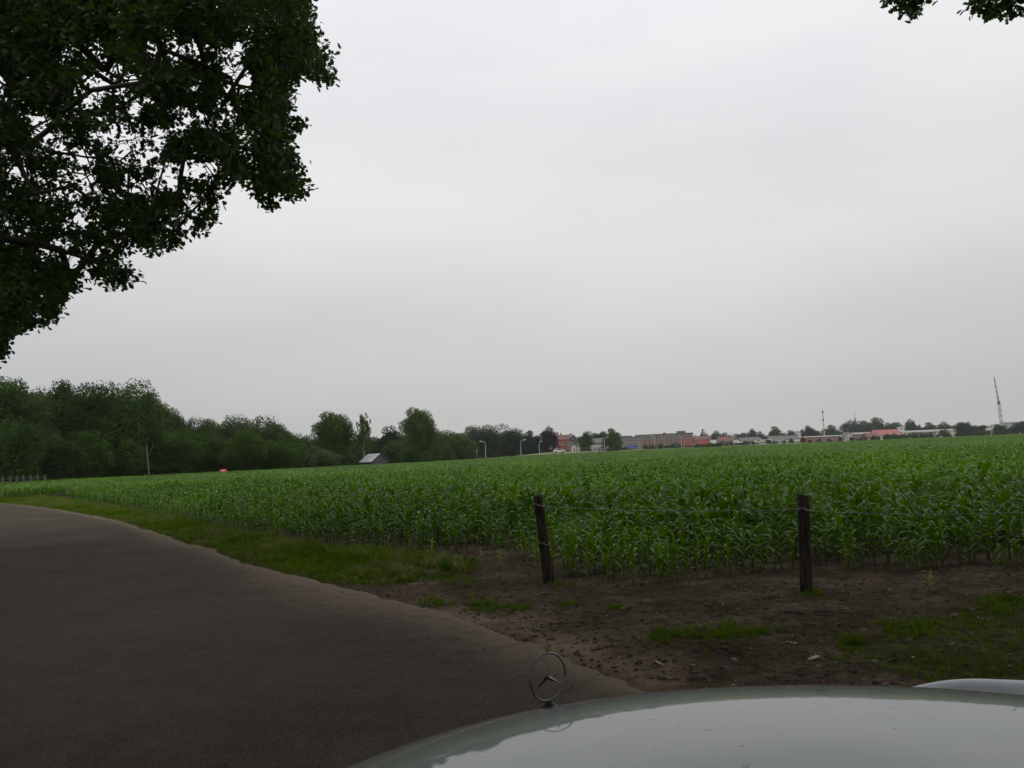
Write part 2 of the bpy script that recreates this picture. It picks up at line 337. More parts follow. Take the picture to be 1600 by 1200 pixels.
def paint_mat():
    m, n, l, p = new_mat('silver_car_paint')
    t = n.new('ShaderNodeTexCoord')
    v = n.new('ShaderNodeTexVoronoi'); v.voronoi_dimensions = '2D'; v.inputs['Scale'].default_value = 19; l.new(t.outputs['Object'], v.inputs['Vector'])
    sp = n.new('ShaderNodeSeparateColor'); l.new(v.outputs['Color'], sp.inputs['Color'])
    th = n.new('ShaderNodeMath'); th.operation = 'MULTIPLY'; th.inputs[1].default_value = 0.075; l.new(sp.outputs[0], th.inputs[0])
    lt = n.new('ShaderNodeMath'); lt.operation = 'LESS_THAN'; l.new(v.outputs['Distance'], lt.inputs[0]); l.new(th.outputs[0], lt.inputs[1])
    few = n.new('ShaderNodeMath'); few.operation = 'GREATER_THAN'; few.inputs[1].default_value = 0.62; l.new(sp.outputs[1], few.inputs[0])
    ms = n.new('ShaderNodeMath'); ms.operation = 'MULTIPLY'; l.new(lt.outputs[0], ms.inputs[0]); l.new(few.outputs[0], ms.inputs[1])
    nz = n.new('ShaderNodeTexNoise'); nz.inputs['Scale'].default_value = 7; nz.inputs['Detail'].default_value = 7; l.new(t.outputs['Object'], nz.inputs['Vector'])
    r = n.new('ShaderNodeValToRGB'); r.color_ramp.elements[0].position = 0.3; r.color_ramp.elements[0].color = (0.195, 0.226, 0.234, 1); r.color_ramp.elements[1].position = 0.75; r.color_ramp.elements[1].color = (0.24, 0.273, 0.281, 1)
    l.new(nz.outputs['Fac'], r.inputs['Fac'])
    mx = n.new('ShaderNodeMix'); mx.data_type = 'RGBA'; l.new(ms.outputs[0], mx.inputs['Factor']); l.new(r.outputs['Color'], mx.inputs['A']); mx.inputs['B'].default_value = (0.05, 0.04, 0.03, 1)
    l.new(mx.outputs['Result'], p.inputs['Base Color'])
    p.inputs['Metallic'].default_value = 0.0; p.inputs['Roughness'].default_value = 0.38
    p.inputs['Specular IOR Level'].default_value = 0.12
    p.inputs['Coat Weight'].default_value = 1.0; p.inputs['Coat Roughness'].default_value = 0.04; p.inputs['Coat IOR'].default_value = 1.24
    return m
M['paint'] = paint_mat()

# ------------------------------------------------------------------ ground, field soil and road
land = MB().add([(-1500, -300, -0.09), (1500, -300, -0.09), (1500, 1700, -0.09), (-1500, 1700, -0.09)], [(0, 1, 2, 3)]).build('ground', M['land'])
tag(land, kind='structure')

road_px = [(1330, 1200), (1080, 1100), (960, 1050), (830, 1000), (700, 957), (600, 925), (500, 905), (400, 879), (300, 849), (200, 815), (100, 796), (0, 784.5)]
ROAD = [gnd(*p) for p in road_px]
ROAD = [Vector((p.x, p.y, 0)) for p in ROAD]
d0 = (ROAD[0]-ROAD[1]).normalized(); ROAD = [ROAD[0] + d0*14] + ROAD
d1 = (ROAD[-1]-ROAD[-2]).normalized(); ROAD = ROAD + [ROAD[-1] + Vector((d1.x-0.1, d1.y-0.05, 0)).normalized()*18, ROAD[-1] + Vector((d1.x-0.4, d1.y-0.15, 0)).normalized()*60]
def smooth_line(pts, step=0.25):
    P = np.array([[p.x, p.y] for p in pts])
    for _ in range(3):      # corner cutting
        Q = [P[0]]
        for a, b in zip(P[:-1], P[1:]): Q += [a*0.75+b*0.25, a*0.25+b*0.75]
        Q.append(P[-1]); P = np.array(Q)
    L = np.concatenate([[0], np.cumsum(np.linalg.norm(np.diff(P, axis=0), axis=1))])
    s = np.arange(0, L[-1], step)
    return np.stack([np.interp(s, L, P[:, 0]), np.interp(s, L, P[:, 1])], 1)
EDGE = smooth_line(ROAD, 0.06)
T = np.gradient(EDGE, axis=0); T /= np.linalg.norm(T, axis=1)[:, None]
T = np.stack([np.convolve(np.pad(T[:, i], 20, 'edge'), np.ones(41)/41, 'valid') for i in range(2)], 1); T /= np.linalg.norm(T, axis=1)[:, None]
NL = np.stack([-T[:, 1], T[:, 0]], 1)                       # to the left of travel = across the road
def edge_dist(P):
    """signed distance to the road's near edge, positive on the field side"""
    P = np.asarray(P, float); out = np.empty(len(P)); E = EDGE[::4]; N = NL[::4]
    for i in range(0, len(P), 20000):
        q = P[i:i+20000]; d2 = ((q[:, None, :]-E[None])**2).sum(2) if len(q) else np.zeros((0, 1))
        j = d2.argmin(1); s = ((q-E[j])*N[j]).sum(1)
        out[i:i+20000] = np.where(s > 0, -1, 1)*np.sqrt(d2[np.arange(len(q)), j])
    return out
arc = np.arange(len(EDGE))*0.06
jit = (fbm(arc*1.1, arc*0+3, 5)-0.47)*0.34 + (fbm(arc*5, arc*0+9, 8)-0.47)*0.22
offs = [-1, 0.08, 0.2, 0.4, 0.7, 1.1, 1.7, 2.6, 3.6, 4.6, 5.2]
WR = 5.2
V = []; dust = []
for k, o in enumerate(offs):
    oo = jit if k == 0 else np.full(len(EDGE), o) + jit*max(0, 1-o/0.5)
    crown = 0.05*(1-((np.maximum(oo, 0)-WR/2)/(WR/2))**2)
    z = np.full(len(EDGE), 0.0) + crown - 0.004 - (0.03 if k == 0 else 0)
    V.append(np.stack([EDGE[:, 0]+NL[:, 0]*oo, EDGE[:, 1]+NL[:, 1]*oo, z], 1))
    wd_ = 0.55 + 2.2*np.clip(fbm(arc*0.35, arc*0+2, 44)-0.3, 0, 1)*np.exp(-((arc-21)/7)**2); dust.append(np.clip(1.0 - max(o, 0)/wd_, 0, 1))
nE, nO = len(EDGE), len(offs)
V = np.concatenate(V); idx = np.arange(nE*nO).reshape(nO, nE)
q = np.stack([idx[:-1, :-1], idx[:-1, 1:], idx[1:, 1:], idx[1:, :-1]], -1).reshape(-1, 4)
me = mesh_np('road', V, q, M['asphalt'], True)
a = me.attributes.new('dust', 'FLOAT', 'POINT'); a.data.foreach_set('value', np.concatenate(dust).astype(np.float32))
tag(link('road', me), kind='structure')

# zones on the ground, drawn in photo pixels and laid on the ground plane
def W2(px): return [tuple(gnd(*p).xy) for p in px]
VERGE = W2([(-60, 772), (60, 776), (150, 786), (250, 802), (350, 824), (450, 846), (560, 872), (625, 888), (660, 900), (640, 914), (600, 916), (560, 914), (510, 908), (440, 892), (380, 876), (300, 851), (200, 818), (100, 799), (-60, 783)])
CORN_FRONT = [(-120, 777), (0, 773), (100, 780), (200, 797), (300, 817), (400, 836), (500, 852), (600, 862), (700, 862), (790, 866), (850, 896), (940, 915), (1030, 916), (1120, 902), (1250, 892), (1380, 892), (1470, 900), (1600, 890), (1800, 890)]
FIELD = W2(CORN_FRONT) + [(60, 20), (340, 300), (330, 345), (130, 345), (45, 330), (4, 230), (-9, 150), (-19, 108), (-52, 98), (-62, 78)]
PATCHES = [(874, 914, 16, 4), (1266, 927, 18, 4), (758, 945, 30, 9), (676, 941, 28, 5), (810, 948, 22, 4), (1145, 986, 68, 11), (1030, 994, 18, 8), (1075, 990, 20, 6), (890, 943, 16, 5), (690, 903, 48, 7), (540, 897, 60, 10), (735, 908, 14, 4), (1420, 985, 45, 12), (1330, 1002, 26, 7), (960, 948, 14, 4), (1570, 945, 42, 14)]
RIGHT = W2([(1345, 1000), (1400, 975), (1480, 962), (1545, 940), (1620, 928), (1800, 930), (1900, 1100), (1500, 1075), (1400, 1050), (1300, 1030)])

# fine soil sheet in front of the car (denser near the camera)
nr, na = 300, 430
rr = 1.2*(62/1.2)**(np.linspace(0, 1, nr)); aa = np.linspace(R(-50), R(50), na)
GX, GY = rr[:, None]*np.sin(aa)[None], rr[:, None]*np.cos(aa)[None]
P = np.stack([GX.ravel(), GY.ravel()], 1)
sd = edge_dist(P)
x, y = P[:, 0], P[:, 1]
infield = in_poly(P, FIELD)
z = (fbm(x*0.9, y*0.9, 31)-0.47)*0.07 + (fbm(x*5, y*5, 37)-0.47)*0.05 + (fbm(x*16, y*16, 39, 3)-0.44)*0.028
fur = np.exp(-((sd-1.6-0.3*(fbm(y*0.5, x*0.5, 77)-.5))/0.16)**2)*0.045 + np.exp(-((sd-3.0)/0.2)**2)*0.02   # wheel ruts along the track
z = z*np.clip(sd/0.5, 0.12, 1) - fur*np.clip((7-y)/2, 0, 1)
z = np.where(sd < 0.05, np.minimum(z, -0.012), z) - np.clip(-sd, 0, 0.5)*0.12 - 0.006
z = np.clip(z, -0.075, 0.07)
sand = np.clip(1.05-np.abs(sd-0.12)/0.62, 0, 1)*np.clip((9.6-y)/2, 0.15, 1)
sand = np.maximum(sand, 0.45*np.clip(fbm(x*0.7+4, y*0.7, 91)*2.2-0.9, 0, 1))*(~infield)
green = np.where(in_poly(P, VERGE), 1.0, 0.0)
pxy, dep = to_px(np.stack([x, y, z], 1))
for (cx_, cy_, rx_, ry_) in PATCHES: green = np.maximum(green, np.clip(1.25-np.sqrt(((pxy[:, 0]-cx_)/rx_)**2+((pxy[:, 1]-cy_)/ry_)**2)*0.7, 0, 1)*0.8)
green = np.maximum(green, np.where(in_poly(P, RIGHT), 0.75, 0))
green = np.where((y > 20) & (sd > 0.1) & ~infield, 1, green)
V = np.stack([x, y, z], 1); idx = np.arange(nr*na).reshape(nr, na)
q = np.stack([idx[:-1, :-1], idx[:-1, 1:], idx[1:, 1:], idx[1:, :-1]], -1).reshape(-1, 4)
me = mesh_np('soil', V, q, M['soil'], True)
for nm, arr in (('sand', sand), ('green', green)):
    a = me.attributes.new(nm, 'FLOAT', 'POINT'); a.data.foreach_set('value', np.asarray(arr, np.float32))
tag(link('soil', me), kind='structure')
def soil_z(P):
    P = np.asarray(P, float); r = np.hypot(P[:, 0], P[:, 1]); th = np.arctan2(P[:, 0], P[:, 1])
    i = np.clip(np.round(np.log(np.maximum(r, 1.2)/1.2)/np.log(62/1.2)*(nr-1)).astype(int), 0, nr-1)
    j = np.clip(np.round((th-aa[0])/(aa[-1]-aa[0])*(na-1)).astype(int), 0, na-1)
    zz = z.reshape(nr, na)[i, j]; return np.where(r > 61, -0.06, zz)

# ------------------------------------------------------------------ scatter: one object of "stuff" made of many small pieces
PROTO = {}
def scatter(name, protos, pts, rots, scls, label, cat, ids=None, kind='stuff', parent=None):
    """pts (n,3), rots (n,3) euler, scls (n,) ; protos: list of meshes"""
    col = bpy.data.collections.new(name + '_pieces')
    for i, me_ in enumerate(protos):
        o = bpy.data.objects.new('%s_piece_%02d' % (name, i), me_); col.objects.link(o)
    n = len(pts)
    me_ = bpy.data.meshes.new(name); me_.vertices.add(n); me_.vertices.foreach_set('co', np.asarray(pts, np.float32).ravel())
    a = me_.attributes.new('rot', 'FLOAT_VECTOR', 'POINT'); a.data.foreach_set('vector', np.asarray(rots, np.float32).ravel())
    a = me_.attributes.new('scl', 'FLOAT', 'POINT'); a.data.foreach_set('value', np.asarray(scls, np.float32))
    a = me_.attributes.new('pid', 'INT', 'POINT'); a.data.foreach_set('value', (rng.integers(0, len(protos), n) if ids is None else ids).astype(np.int32))
    o = bpy.data.objects.new(name, me_); C.objects.link(o); tag(o, label, cat, kind=kind)
    if parent: o.parent = parent
    g = bpy.data.node_groups.new(name + '_scatter', 'GeometryNodeTree')
    g.interface.new_socket('Geometry', in_out='INPUT', socket_type='NodeSocketGeometry'); g.interface.new_socket('Geometry', in_out='OUTPUT', socket_type='NodeSocketGeometry')
    N, L = g.nodes, g.links
    gi, go = N.new('NodeGroupInput'), N.new('NodeGroupOutput'); ip = N.new('GeometryNodeInstanceOnPoints'); ci = N.new('GeometryNodeCollectionInfo')
    ci.inputs['Collection'].default_value = col; ci.inputs['Separate Children'].default_value = True; ci.inputs['Reset Children'].default_value = True
    ip.inputs['Pick Instance'].default_value = True
    def na_(attr, ty):
        q_ = N.new('GeometryNodeInputNamedAttribute'); q_.data_type = ty; q_.inputs['Name'].default_value = attr
        return [s for s in q_.outputs if s.name == 'Attribute' and s.enabled][0]
    er = N.new('FunctionNodeEulerToRotation')
    L.new(gi.outputs[0], ip.inputs['Points']); L.new(ci.outputs[0], ip.inputs['Instance']); L.new(na_('pid', 'INT'), ip.inputs['Instance Index'])
    L.new(na_('rot', 'FLOAT_VECTOR'), er.inputs[0]); L.new(er.outputs[0], ip.inputs['Rotation']); L.new(na_('scl', 'FLOAT'), ip.inputs['Scale'])
    L.new(ip.outputs[0], go.inputs[0])
    md = o.modifiers.new('scatter', 'NODES'); md.node_group = g
    return o

# ------------------------------------------------------------------ corn
def corn_leaf(h0, az, L, Wd, e0, e1, segs, rs, fold=True):
    """one arching leaf blade as vertex and face lists"""
    v, f = [], []
    p = np.array([0.0, 0.0, h0]); ca, sa = math.cos(az), math.sin(az)
    side = np.array([-sa, ca, 0.0]); tw = rs.uniform(-0.6, 0.6); wav = rs.uniform(0, 6)
    for i in range(segs+1):
        s = i/segs; el = e0 + (e1-e0)*s**1.3
        d = np.array([ca*math.cos(el), sa*math.cos(el), math.sin(el)]); nrm = np.cross(d, side)
        w = Wd*(0.55+0.45*min(1, s*4))*max(0.0, 1-s**2.6)**0.8
        sd_ = side*math.cos(tw*s) + nrm*math.sin(tw*s)
        nn = nrm*math.cos(tw*s) - side*math.sin(tw*s)
        lift = 0.35*w if fold else 0.2*w
        wv = 0.18*w*math.sin(wav + s*11)
        if fold:
            v += [tuple(p - sd_*w/2 - nn*(-lift*0.5-wv)), tuple(p), tuple(p + sd_*w/2 - nn*(-lift*0.5+wv))]
        else:
            v += [tuple(p - sd_*w/2), tuple(p + sd_*w/2)]
        p = p + d*L/segs; p = p + side*0.01*math.sin(wav+s*3)
    c = 3 if fold else 2
    for i in range(segs):
        for k in range(c-1):
            f.append([i*c+k, i*c+k+1, (i+1)*c+k+1, (i+1)*c+k])
    return v, f
def corn_plan(rs, size=1.0):
    """the leaves and stalk of one plant"""
    base = rs.uniform(0, math.pi); leaves = []
    n = rs.randint(10, 12)
    for i in range(n):
        t = i/(n-1)
        az = base + (i % 2)*math.pi + rs.uniform(-0.5, 0.5)
        h0 = (0.06 + 0.47*t)*size
        L = (0.18 + 0.25*math.sin(math.pi*min(1, 0.12+t*0.8)))*rs.uniform(0.8, 1.2)*size
        Wd = (0.028+0.026*math.sin(math.pi*min(1, 0.1+0.8*t)))*rs.uniform(0.85, 1.15)*size
        e0 = R(rs.uniform(48, 70) + 16*t); e1 = R(rs.uniform(-110, -45) + 70*max(0, t-0.55))
        leaves.append((h0, az, L, Wd, e0, e1))
    return leaves, 0.56*size
CORN = []
for k in range(10):
    rs = random.Random(100+k); leaves, sh = corn_plan(rs, rs.uniform(0.92, 1.1))
    lm = []
    mb = MB().tube([(0, 0, -0.03), (0.003, 0, sh*0.4), (0, 0.004, sh)], [0.013, 0.011, 0.006], 6)
    sm = mb.mesh('stalk', M['stalk'], True)
    whole_v, whole = list(mb.v), [list(f) for f in mb.f]
    ns = len(mb.f)
    for lf in leaves:
        v, f = corn_leaf(*lf, 8, rs)
        m1 = bpy.data.meshes.new('leaf'); m1.from_pydata(v, [], f); m1.update(); m1.materials.append(M['corn']); m1.polygons.foreach_set('use_smooth', [True]*len(f)); lm.append(m1)
        b = len(whole_v); whole_v += v; whole += [[i+b for i in q_] for q_ in f]
    wm = bpy.data.meshes.new('corn_plant'); wm.from_pydata(whole_v, [], whole); wm.update(); wm.materials.append(M['corn']); wm.materials.append(M['stalk'])
    for i, pl in enumerate(wm.polygons): pl.use_smooth = True; pl.material_index = 1 if i < ns else 0
    CORN.append((sm, lm, wm))
ROWA = math.atan2(0.46, 0.89); rdir = np.array([math.cos(ROWA), math.sin(ROWA)]); rnor = np.array([-rdir[1], rdir[0]])
# near field, plant by plant
fp = np.array(FIELD)
us = np.arange(-70, 90, 0.125); ws = np.arange(-60, 70, 0.52)
UU, WW = np.meshgrid(us, ws); UU = UU + rng.normal(0, 0.03, UU.shape); WW = WW + rng.normal(0, 0.045, WW.shape)
PP = np.stack([UU.ravel()*rdir[0]+WW.ravel()*rnor[0], UU.ravel()*rdir[1]+WW.ravel()*rnor[1]], 1)
NEAR = 46.0
ang = np.abs(np.arctan2(PP[:, 0], PP[:, 1])); dist = np.hypot(PP[:, 0], PP[:, 1])
PP = PP[(PP[:, 1] > 3) & (dist < NEAR+3) & (ang < R(36))]
dist = np.hypot(PP[:, 0], PP[:, 1])
keep = in_poly(PP, FIELD) & (np.floor(PP[:, 1]/6)*6 < NEAR-6) & (rng.random(len(PP)) > 0.04)
PP = PP[keep]
# height: shorter towards the field edge
def poly_dist(P, poly):
    P = np.asarray(P, float); out = np.full(len(P), 1e9); poly = np.asarray(poly)
    for a_, b_ in zip(poly[:-1], poly[1:]):
        ab = b_-a_; t_ = np.clip(((P-a_)@ab)/(ab@ab+1e-9), 0, 1); out = np.minimum(out, np.linalg.norm(P-(a_+t_[:, None]*ab), axis=1))
    return out
front = np.array(W2(CORN_FRONT))
ed = poly_dist(PP, front)
hs = 0.60 + 0.40*np.clip(ed/2.2, 0, 1); hs *= 0.86 + 0.28*fbm(PP[:, 0]*0.35, PP[:, 1]*0.35, 51); hs *= rng.normal(1, 0.09, len(PP)); hs = np.clip(hs, 0.3, 1.2)
hs[(ed < 0.5) & (rng.random(len(PP)) < 0.3)] *= 0.6
Zc = soil_z(PP)
order = np.argsort(np.hypot(PP[:, 0], PP[:, 1]))
pxc, dc = to_px(np.stack([PP[:, 0], PP[:, 1], Zc+0.4], 1))
vis = (pxc[:, 0] > -20) & (pxc[:, 0] < 1620)
solo = [i for i in order if vis[i]][:296]
soloset = set(solo)
GRP = 'corn plants in the front rows of the field'
def place_corn(i_proto, loc, rz, s, label, mat=None, tilt=(0, 0), grp=GRP):
    sm, lm, _ = CORN[i_proto]
    t = empty('corn_plant', loc, rz, label, 'corn plant', grp); t.scale = (s, s, s); t.rotation_euler = (tilt[0], tilt[1], rz)
    link('stalk', sm, t)
    for m1 in lm: link('leaf', m1, t, mat)
    return t
for i in solo:
    u_ = pxc[i, 0]; e_ = ed[i]
    where = ('beside the verge end' if u_ < 740 else 'just left of the leaning post' if u_ < 835 else 'right behind the leaning post' if u_ < 890 else 'right of the leaning post' if u_ < 1020 else
             'midway between the two posts' if u_ < 1130 else 'left of the upright post' if u_ < 1235 else 'right behind the upright post' if u_ < 1285 else 'right of the upright post' if u_ < 1400 else 'towards the right frame edge' if u_ < 1520 else 'at the right frame edge')
    row = 'outermost row' if e_ < 0.45 else 'second row' if e_ < 0.95 else 'third row' if e_ < 1.5 else 'inner row'
    lab_ = '%s corn plant in the %s %s' % ('short' if hs[i] < 0.58 else 'tall' if hs[i] > 0.8 else 'medium', row, where)
    place_corn(random.randrange(10), (PP[i, 0], PP[i, 1], Zc[i]), random.uniform(0, 6.28), float(hs[i]), lab_, tilt=(random.gauss(0, .05), random.gauss(0, .05)), grp='corn plants: '+lab_)
for (px, py, s, lab) in [(750, 884, 0.34, 'small yellow green corn seedling alone on bare soil left of the leaning post'),
                         (784, 890, 0.30, 'pale spread corn seedling on bare soil just left of the leaning post'),
                         (676, 872, 0.36, 'low yellowish corn seedling beside the verge grass end'),
                         (1452, 922, 0.30, 'spindly corn seedling out on the soil right of the upright post')]:
    p = gnd(px, py); pz = soil_z([(p.x, p.y)])[0]
    place_corn(random.randrange(10), (p.x, p.y, pz), random.uniform(0, 6), s, lab, M['corn_yellow'])
rest = np.array([i for i in range(len(PP)) if i not in soloset])
# tiles of corn for the far part of the field
def corn_tile(seed):
    rs = random.Random(seed); V_, F_ = [], []
    for r_ in range(6):
        for c_ in range(22):
            if rs.random() < 0.04: continue
            x0, y0 = -1.5+(c_+0.5)*3/22+rs.gauss(0, .03), -1.5+(r_+0.5)*0.5+rs.gauss(0, .05)
            leaves, sh = corn_plan(rs, rs.uniform(0.84, 1.12))
            for lf in leaves[2:]:
                v, f = corn_leaf(*lf, 4, rs, False); b = len(V_)
                V_ += [(a_+x0, b_+y0, c__) for a_, b_, c__ in v]; F_ += [[i+b for i in q_] for q_ in f]
    m1 = bpy.data.meshes.new('corn_tile'); m1.from_pydata(V_, [], F_); m1.update(); m1.materials.append(M['corn']); return m1
tiles = [corn_tile(900+k) for k in range(5)]
tu = np.arange(-400, 500, 3.0); TU, TW = np.meshgrid(tu, tu)
TP = np.stack([TU.ravel()*rdir[0]+TW.ravel()*rnor[0], TU.ravel()*rdir[1]+TW.ravel()*rnor[1]], 1)
inn = in_poly(TP, FIELD) & (np.abs(np.arctan2(TP[:, 0], np.maximum(TP[:, 1], 1e-3))) < R(38)) & (np.floor(TP[:, 1]/6)*6 >= NEAR-6)
TP = TP[inn]
nc = len(rest)
pts = np.concatenate([np.stack([PP[rest, 0], PP[rest, 1], Zc[rest]], 1), np.stack([TP[:, 0], TP[:, 1], np.full(len(TP), -0.05)], 1)])
rots = np.zeros((len(pts), 3)); rots[:nc] = np.stack([rng.normal(0, .05, nc), rng.normal(0, .05, nc), rng.uniform(0, 6.28, nc)], 1)
rots[nc:, 2] = ROWA + math.pi*rng.integers(0, 2, len(TP))
scl = np.concatenate([hs[rest], 0.94+0.12*fbm(TP[:, 0]*0.05, TP[:, 1]*0.05, 63)])*np.concatenate([np.ones(nc), 0.96+0.10*rng.random(len(TP))])
ids = np.concatenate([rng.integers(0, 10, nc), 10+rng.integers(0, 5, len(TP))])
scatter('corn_field', [c[2] for c in CORN] + tiles, pts, rots, scl, 'wide field of young green corn stretching to the distant town', 'corn field', ids)

# ------------------------------------------------------------------ grass
def tuft(seed, n, h, spread, mat, lean=0.5):
    rs = random.Random(seed); V_, F_ = [], []
    for _ in range(n):
        a_ = rs.uniform(0, 6.28); r_ = spread*math.sqrt(rs.random()); x0, y0 = r_*math.cos(a_), r_*math.sin(a_)
        az = rs.uniform(0, 6.28); hh = h*rs.uniform(0.5, 1.15); ln = rs.uniform(0.1, lean)*hh*1.6; w = rs.uniform(0.003, 0.006)
        dx, dy = math.cos(az), math.sin(az); b = len(V_)
        for s in (0, 0.45, 0.8):
            ww = w*(1-s*0.6); px_, py_ = x0+dx*ln*s*s, y0+dy*ln*s*s; zz = hh*s*(1-0.25*s*lean)-0.01
            V_ += [(px_-dy*ww, py_+dx*ww, zz), (px_+dy*ww, py_-dx*ww, zz)]
        V_.append((x0+dx*ln, y0+dy*ln, hh*(1-0.3*lean)))
        F_ += [[b, b+1, b+3, b+2], [b+2, b+3, b+5, b+4], [b+4, b+5, b+6]]
    m1 = bpy.data.meshes.new('grass_tuft'); m1.from_pydata(V_, [], F_); m1.update(); m1.materials.append(mat); return m1
TUFT = [tuft(k, 22, 0.13, 0.07, M['grass']) for k in range(4)] + [tuft(9, 16, 0.15, 0.08, M['grass_dry'], 0.9), tuft(10, 14, 0.17, 0.07, M['grass_dry'], 0.9)]
def sample_poly_px(poly_w, n):
    """points in a ground polygon, even over the picture and over the ground by halves"""
    pw = np.array(poly_w); lo, hi = pw.min(0), pw.max(0); out = []
    A = rng.uniform(lo, hi, (n*30, 2)); A = A[in_poly(A, poly_w)]
    w_ = 1/np.hypot(A[:, 0], A[:, 1])**1.3; w_ /= w_.sum()
    return A[rng.choice(len(A), min(n, len(A)), replace=False, p=w_)]
G = []; gid = []; gs = []
A = sample_poly_px(VERGE, 9000); sdA = edge_dist(A)
prob = np.clip(sdA/0.12, 0, 1); A = A[rng.random(len(A)) < prob]; sdA = edge_dist(A)
G.append(A); gs.append((0.55+0.9*fbm(A[:, 0]*0.9, A[:, 1]*0.9, 71))*np.clip(0.35+sdA*0.9, 0.3, 1.15)*rng.uniform(0.7, 1.2, len(A)))
dryp = np.clip(fbm(A[:, 0]*0.7, A[:, 1]*0.7, 83)*2.6-1.05, 0, 0.6); gid.append(np.where(rng.random(len(A)) < dryp, rng.integers(4, 6, len(A)), rng.integers(0, 4, len(A))))
for (cx_, cy_, rx_, ry_) in PATCHES:
    n = int(rx_*ry_*0.20)+12; t_ = rng.normal(0, 0.62, (n, 2)); A = np.array([tuple(gnd(cx_+a_*rx_, cy_+b_*ry_).xy) for a_, b_ in t_])
    G.append(A); gs.append(rng.uniform(0.18, 0.48, n)); gid.append(np.where(rng.random(n) < 0.12, 4, rng.integers(0, 4, n)))
A = sample_poly_px(RIGHT, 2300); pr = np.clip(fbm(A[:, 0]*1.6, A[:, 1]*1.6, 88)*3.2-1.1, 0.02, 1); A = A[rng.random(len(A)) < pr]
G.append(A); gs.append(rng.uniform(0.12, 0.34, len(A))); gid.append(np.where(rng.random(len(A)) < 0.25, rng.integers(4, 6, len(A)), rng.integers(0, 4, len(A))))
# weeds thinly over the bare soil and among the first stalks
A = sample_poly_px(W2([(600, 890), (860, 880), (1650, 900), (1700, 1000), (1200, 1060), (900, 1000), (640, 930)]), 520)
G.append(A); gs.append(rng.uniform(0.12, 0.35, len(A))); gid.append(rng.integers(0, 6, len(A)))
A = sample_poly_px(W2([(300, 826), (500, 858), (640, 868), (740, 880), (740, 900), (640, 886), (500, 868), (300, 832)]), 420)
G.append(A); gs.append(rng.uniform(0.6, 1.5, len(A))); gid.append(rng.integers(0, 6, len(A)))
G = np.concatenate(G); gs = np.concatenate(gs); gid = np.concatenate(gid)
scatter('grass', TUFT, np.column_stack([G, soil_z(G)-0.004]), np.column_stack([rng.normal(0, .12, (len(G), 2)), rng.uniform(0, 6.28, len(G))]), gs, 'rough green grass of the roadside verge and thin patches on the soil', 'grass', gid)

# clods, pebbles and crumbs of dry leaf on the soil
def blob(seed, mat, flat=0.7, rough=0.35):
    rs = random.Random(seed); bm = bmesh.new(); bmesh.ops.create_icosphere(bm, subdivisions=1, radius=1)
    for v in bm.verts: v.co *= 1+rs.uniform(-rough, rough); v.co.z *= flat
    m1 = bpy.data.meshes.new('clod'); bm.to_mesh(m1); bm.free(); m1.materials.append(mat); return m1
def crumb(seed):
    rs = random.Random(seed); n = 6; V_ = [(0, 0, 0.1)]
    for k in range(n): a_ = 6.28*k/n; r_ = rs.uniform(0.6, 1.1); V_.append((r_*math.cos(a_), 0.6*r_*math.sin(a_), rs.uniform(0, 0.35)))
    m1 = bpy.data.meshes.new('leaf_crumb'); m1.from_pydata(V_, [], [(0, k+1, (k+1) % n+1) for k in range(n)]); m1.update(); m1.materials.append(M['dryleaf']); return m1
def stick(seed):
    rs = random.Random(seed); return MB().tube([(-1, 0, 0.08), (-0.2, rs.uniform(-.1, .1), 0.12), (1, rs.uniform(-.3, .3), 0.06)], [0.05, 0.045, 0.025], 4).mesh('stick', M['twig'])
DIRT = W2([(560, 915), (740, 890), (860, 868), (1000, 880), (1300, 870), (1700, 880), (1750, 1090), (1100, 1085), (930, 1040), (740, 965)])
A = sample_poly_px(DIRT, 4500); n = len(A)
ids = rng.choice(9, n, p=[.32, .28, .22, .05, .04, .02, .01, .03, .03])
sc_ = np.where(ids < 3, np.minimum(rng.gamma(1.6, 0.005, n)+0.003, 0.024), np.where(ids < 5, rng.gamma(2, 0.0035, n)+0.002, np.where(ids < 7, rng.uniform(0.006, 0.016, n), rng.uniform(0.02, 0.08, n))))
scatter('soil_debris', [blob(1, M['clod']), blob(2, M['clod'], 0.6), blob(3, M['clod'], 0.8), blob(4, M['pebble']), blob(5, M['pebble'], 0.6), crumb(1), crumb(2), stick(1), stick(2)],
        np.column_stack([A, soil_z(A)+0.001]), np.column_stack([rng.normal(0, .15, (n, 2)), rng.uniform(0, 6.28, n)]), sc_, 'clods, pebbles and bits of dead leaf strewn over the bare soil', 'debris', ids)
# loose grit along the asphalt edge
k = rng.integers(60, len(EDGE)//2, 6000); oo = rng.normal(0.05, 0.42, 6000); A = EDGE[k]+NL[k]*oo[:, None]; sdA = edge_dist(A)
zz = np.where(oo > 0, 0.05*(1-((np.maximum(oo, 0)-WR/2)/(WR/2))**2)-0.004, soil_z(A))
scatter('grit', [blob(6, M['pebble']), blob(7, M['clod']), blob(8, M['pebble'], 0.6)], np.column_stack([A, zz+0.001]), np.column_stack([rng.normal(0, .2, (6000, 2)), rng.uniform(0, 6.28, 6000)]), np.minimum(rng.gamma(2, 0.0021, 6000)+0.0012, 0.013), 'loose grit along the edge of the asphalt', 'grit')

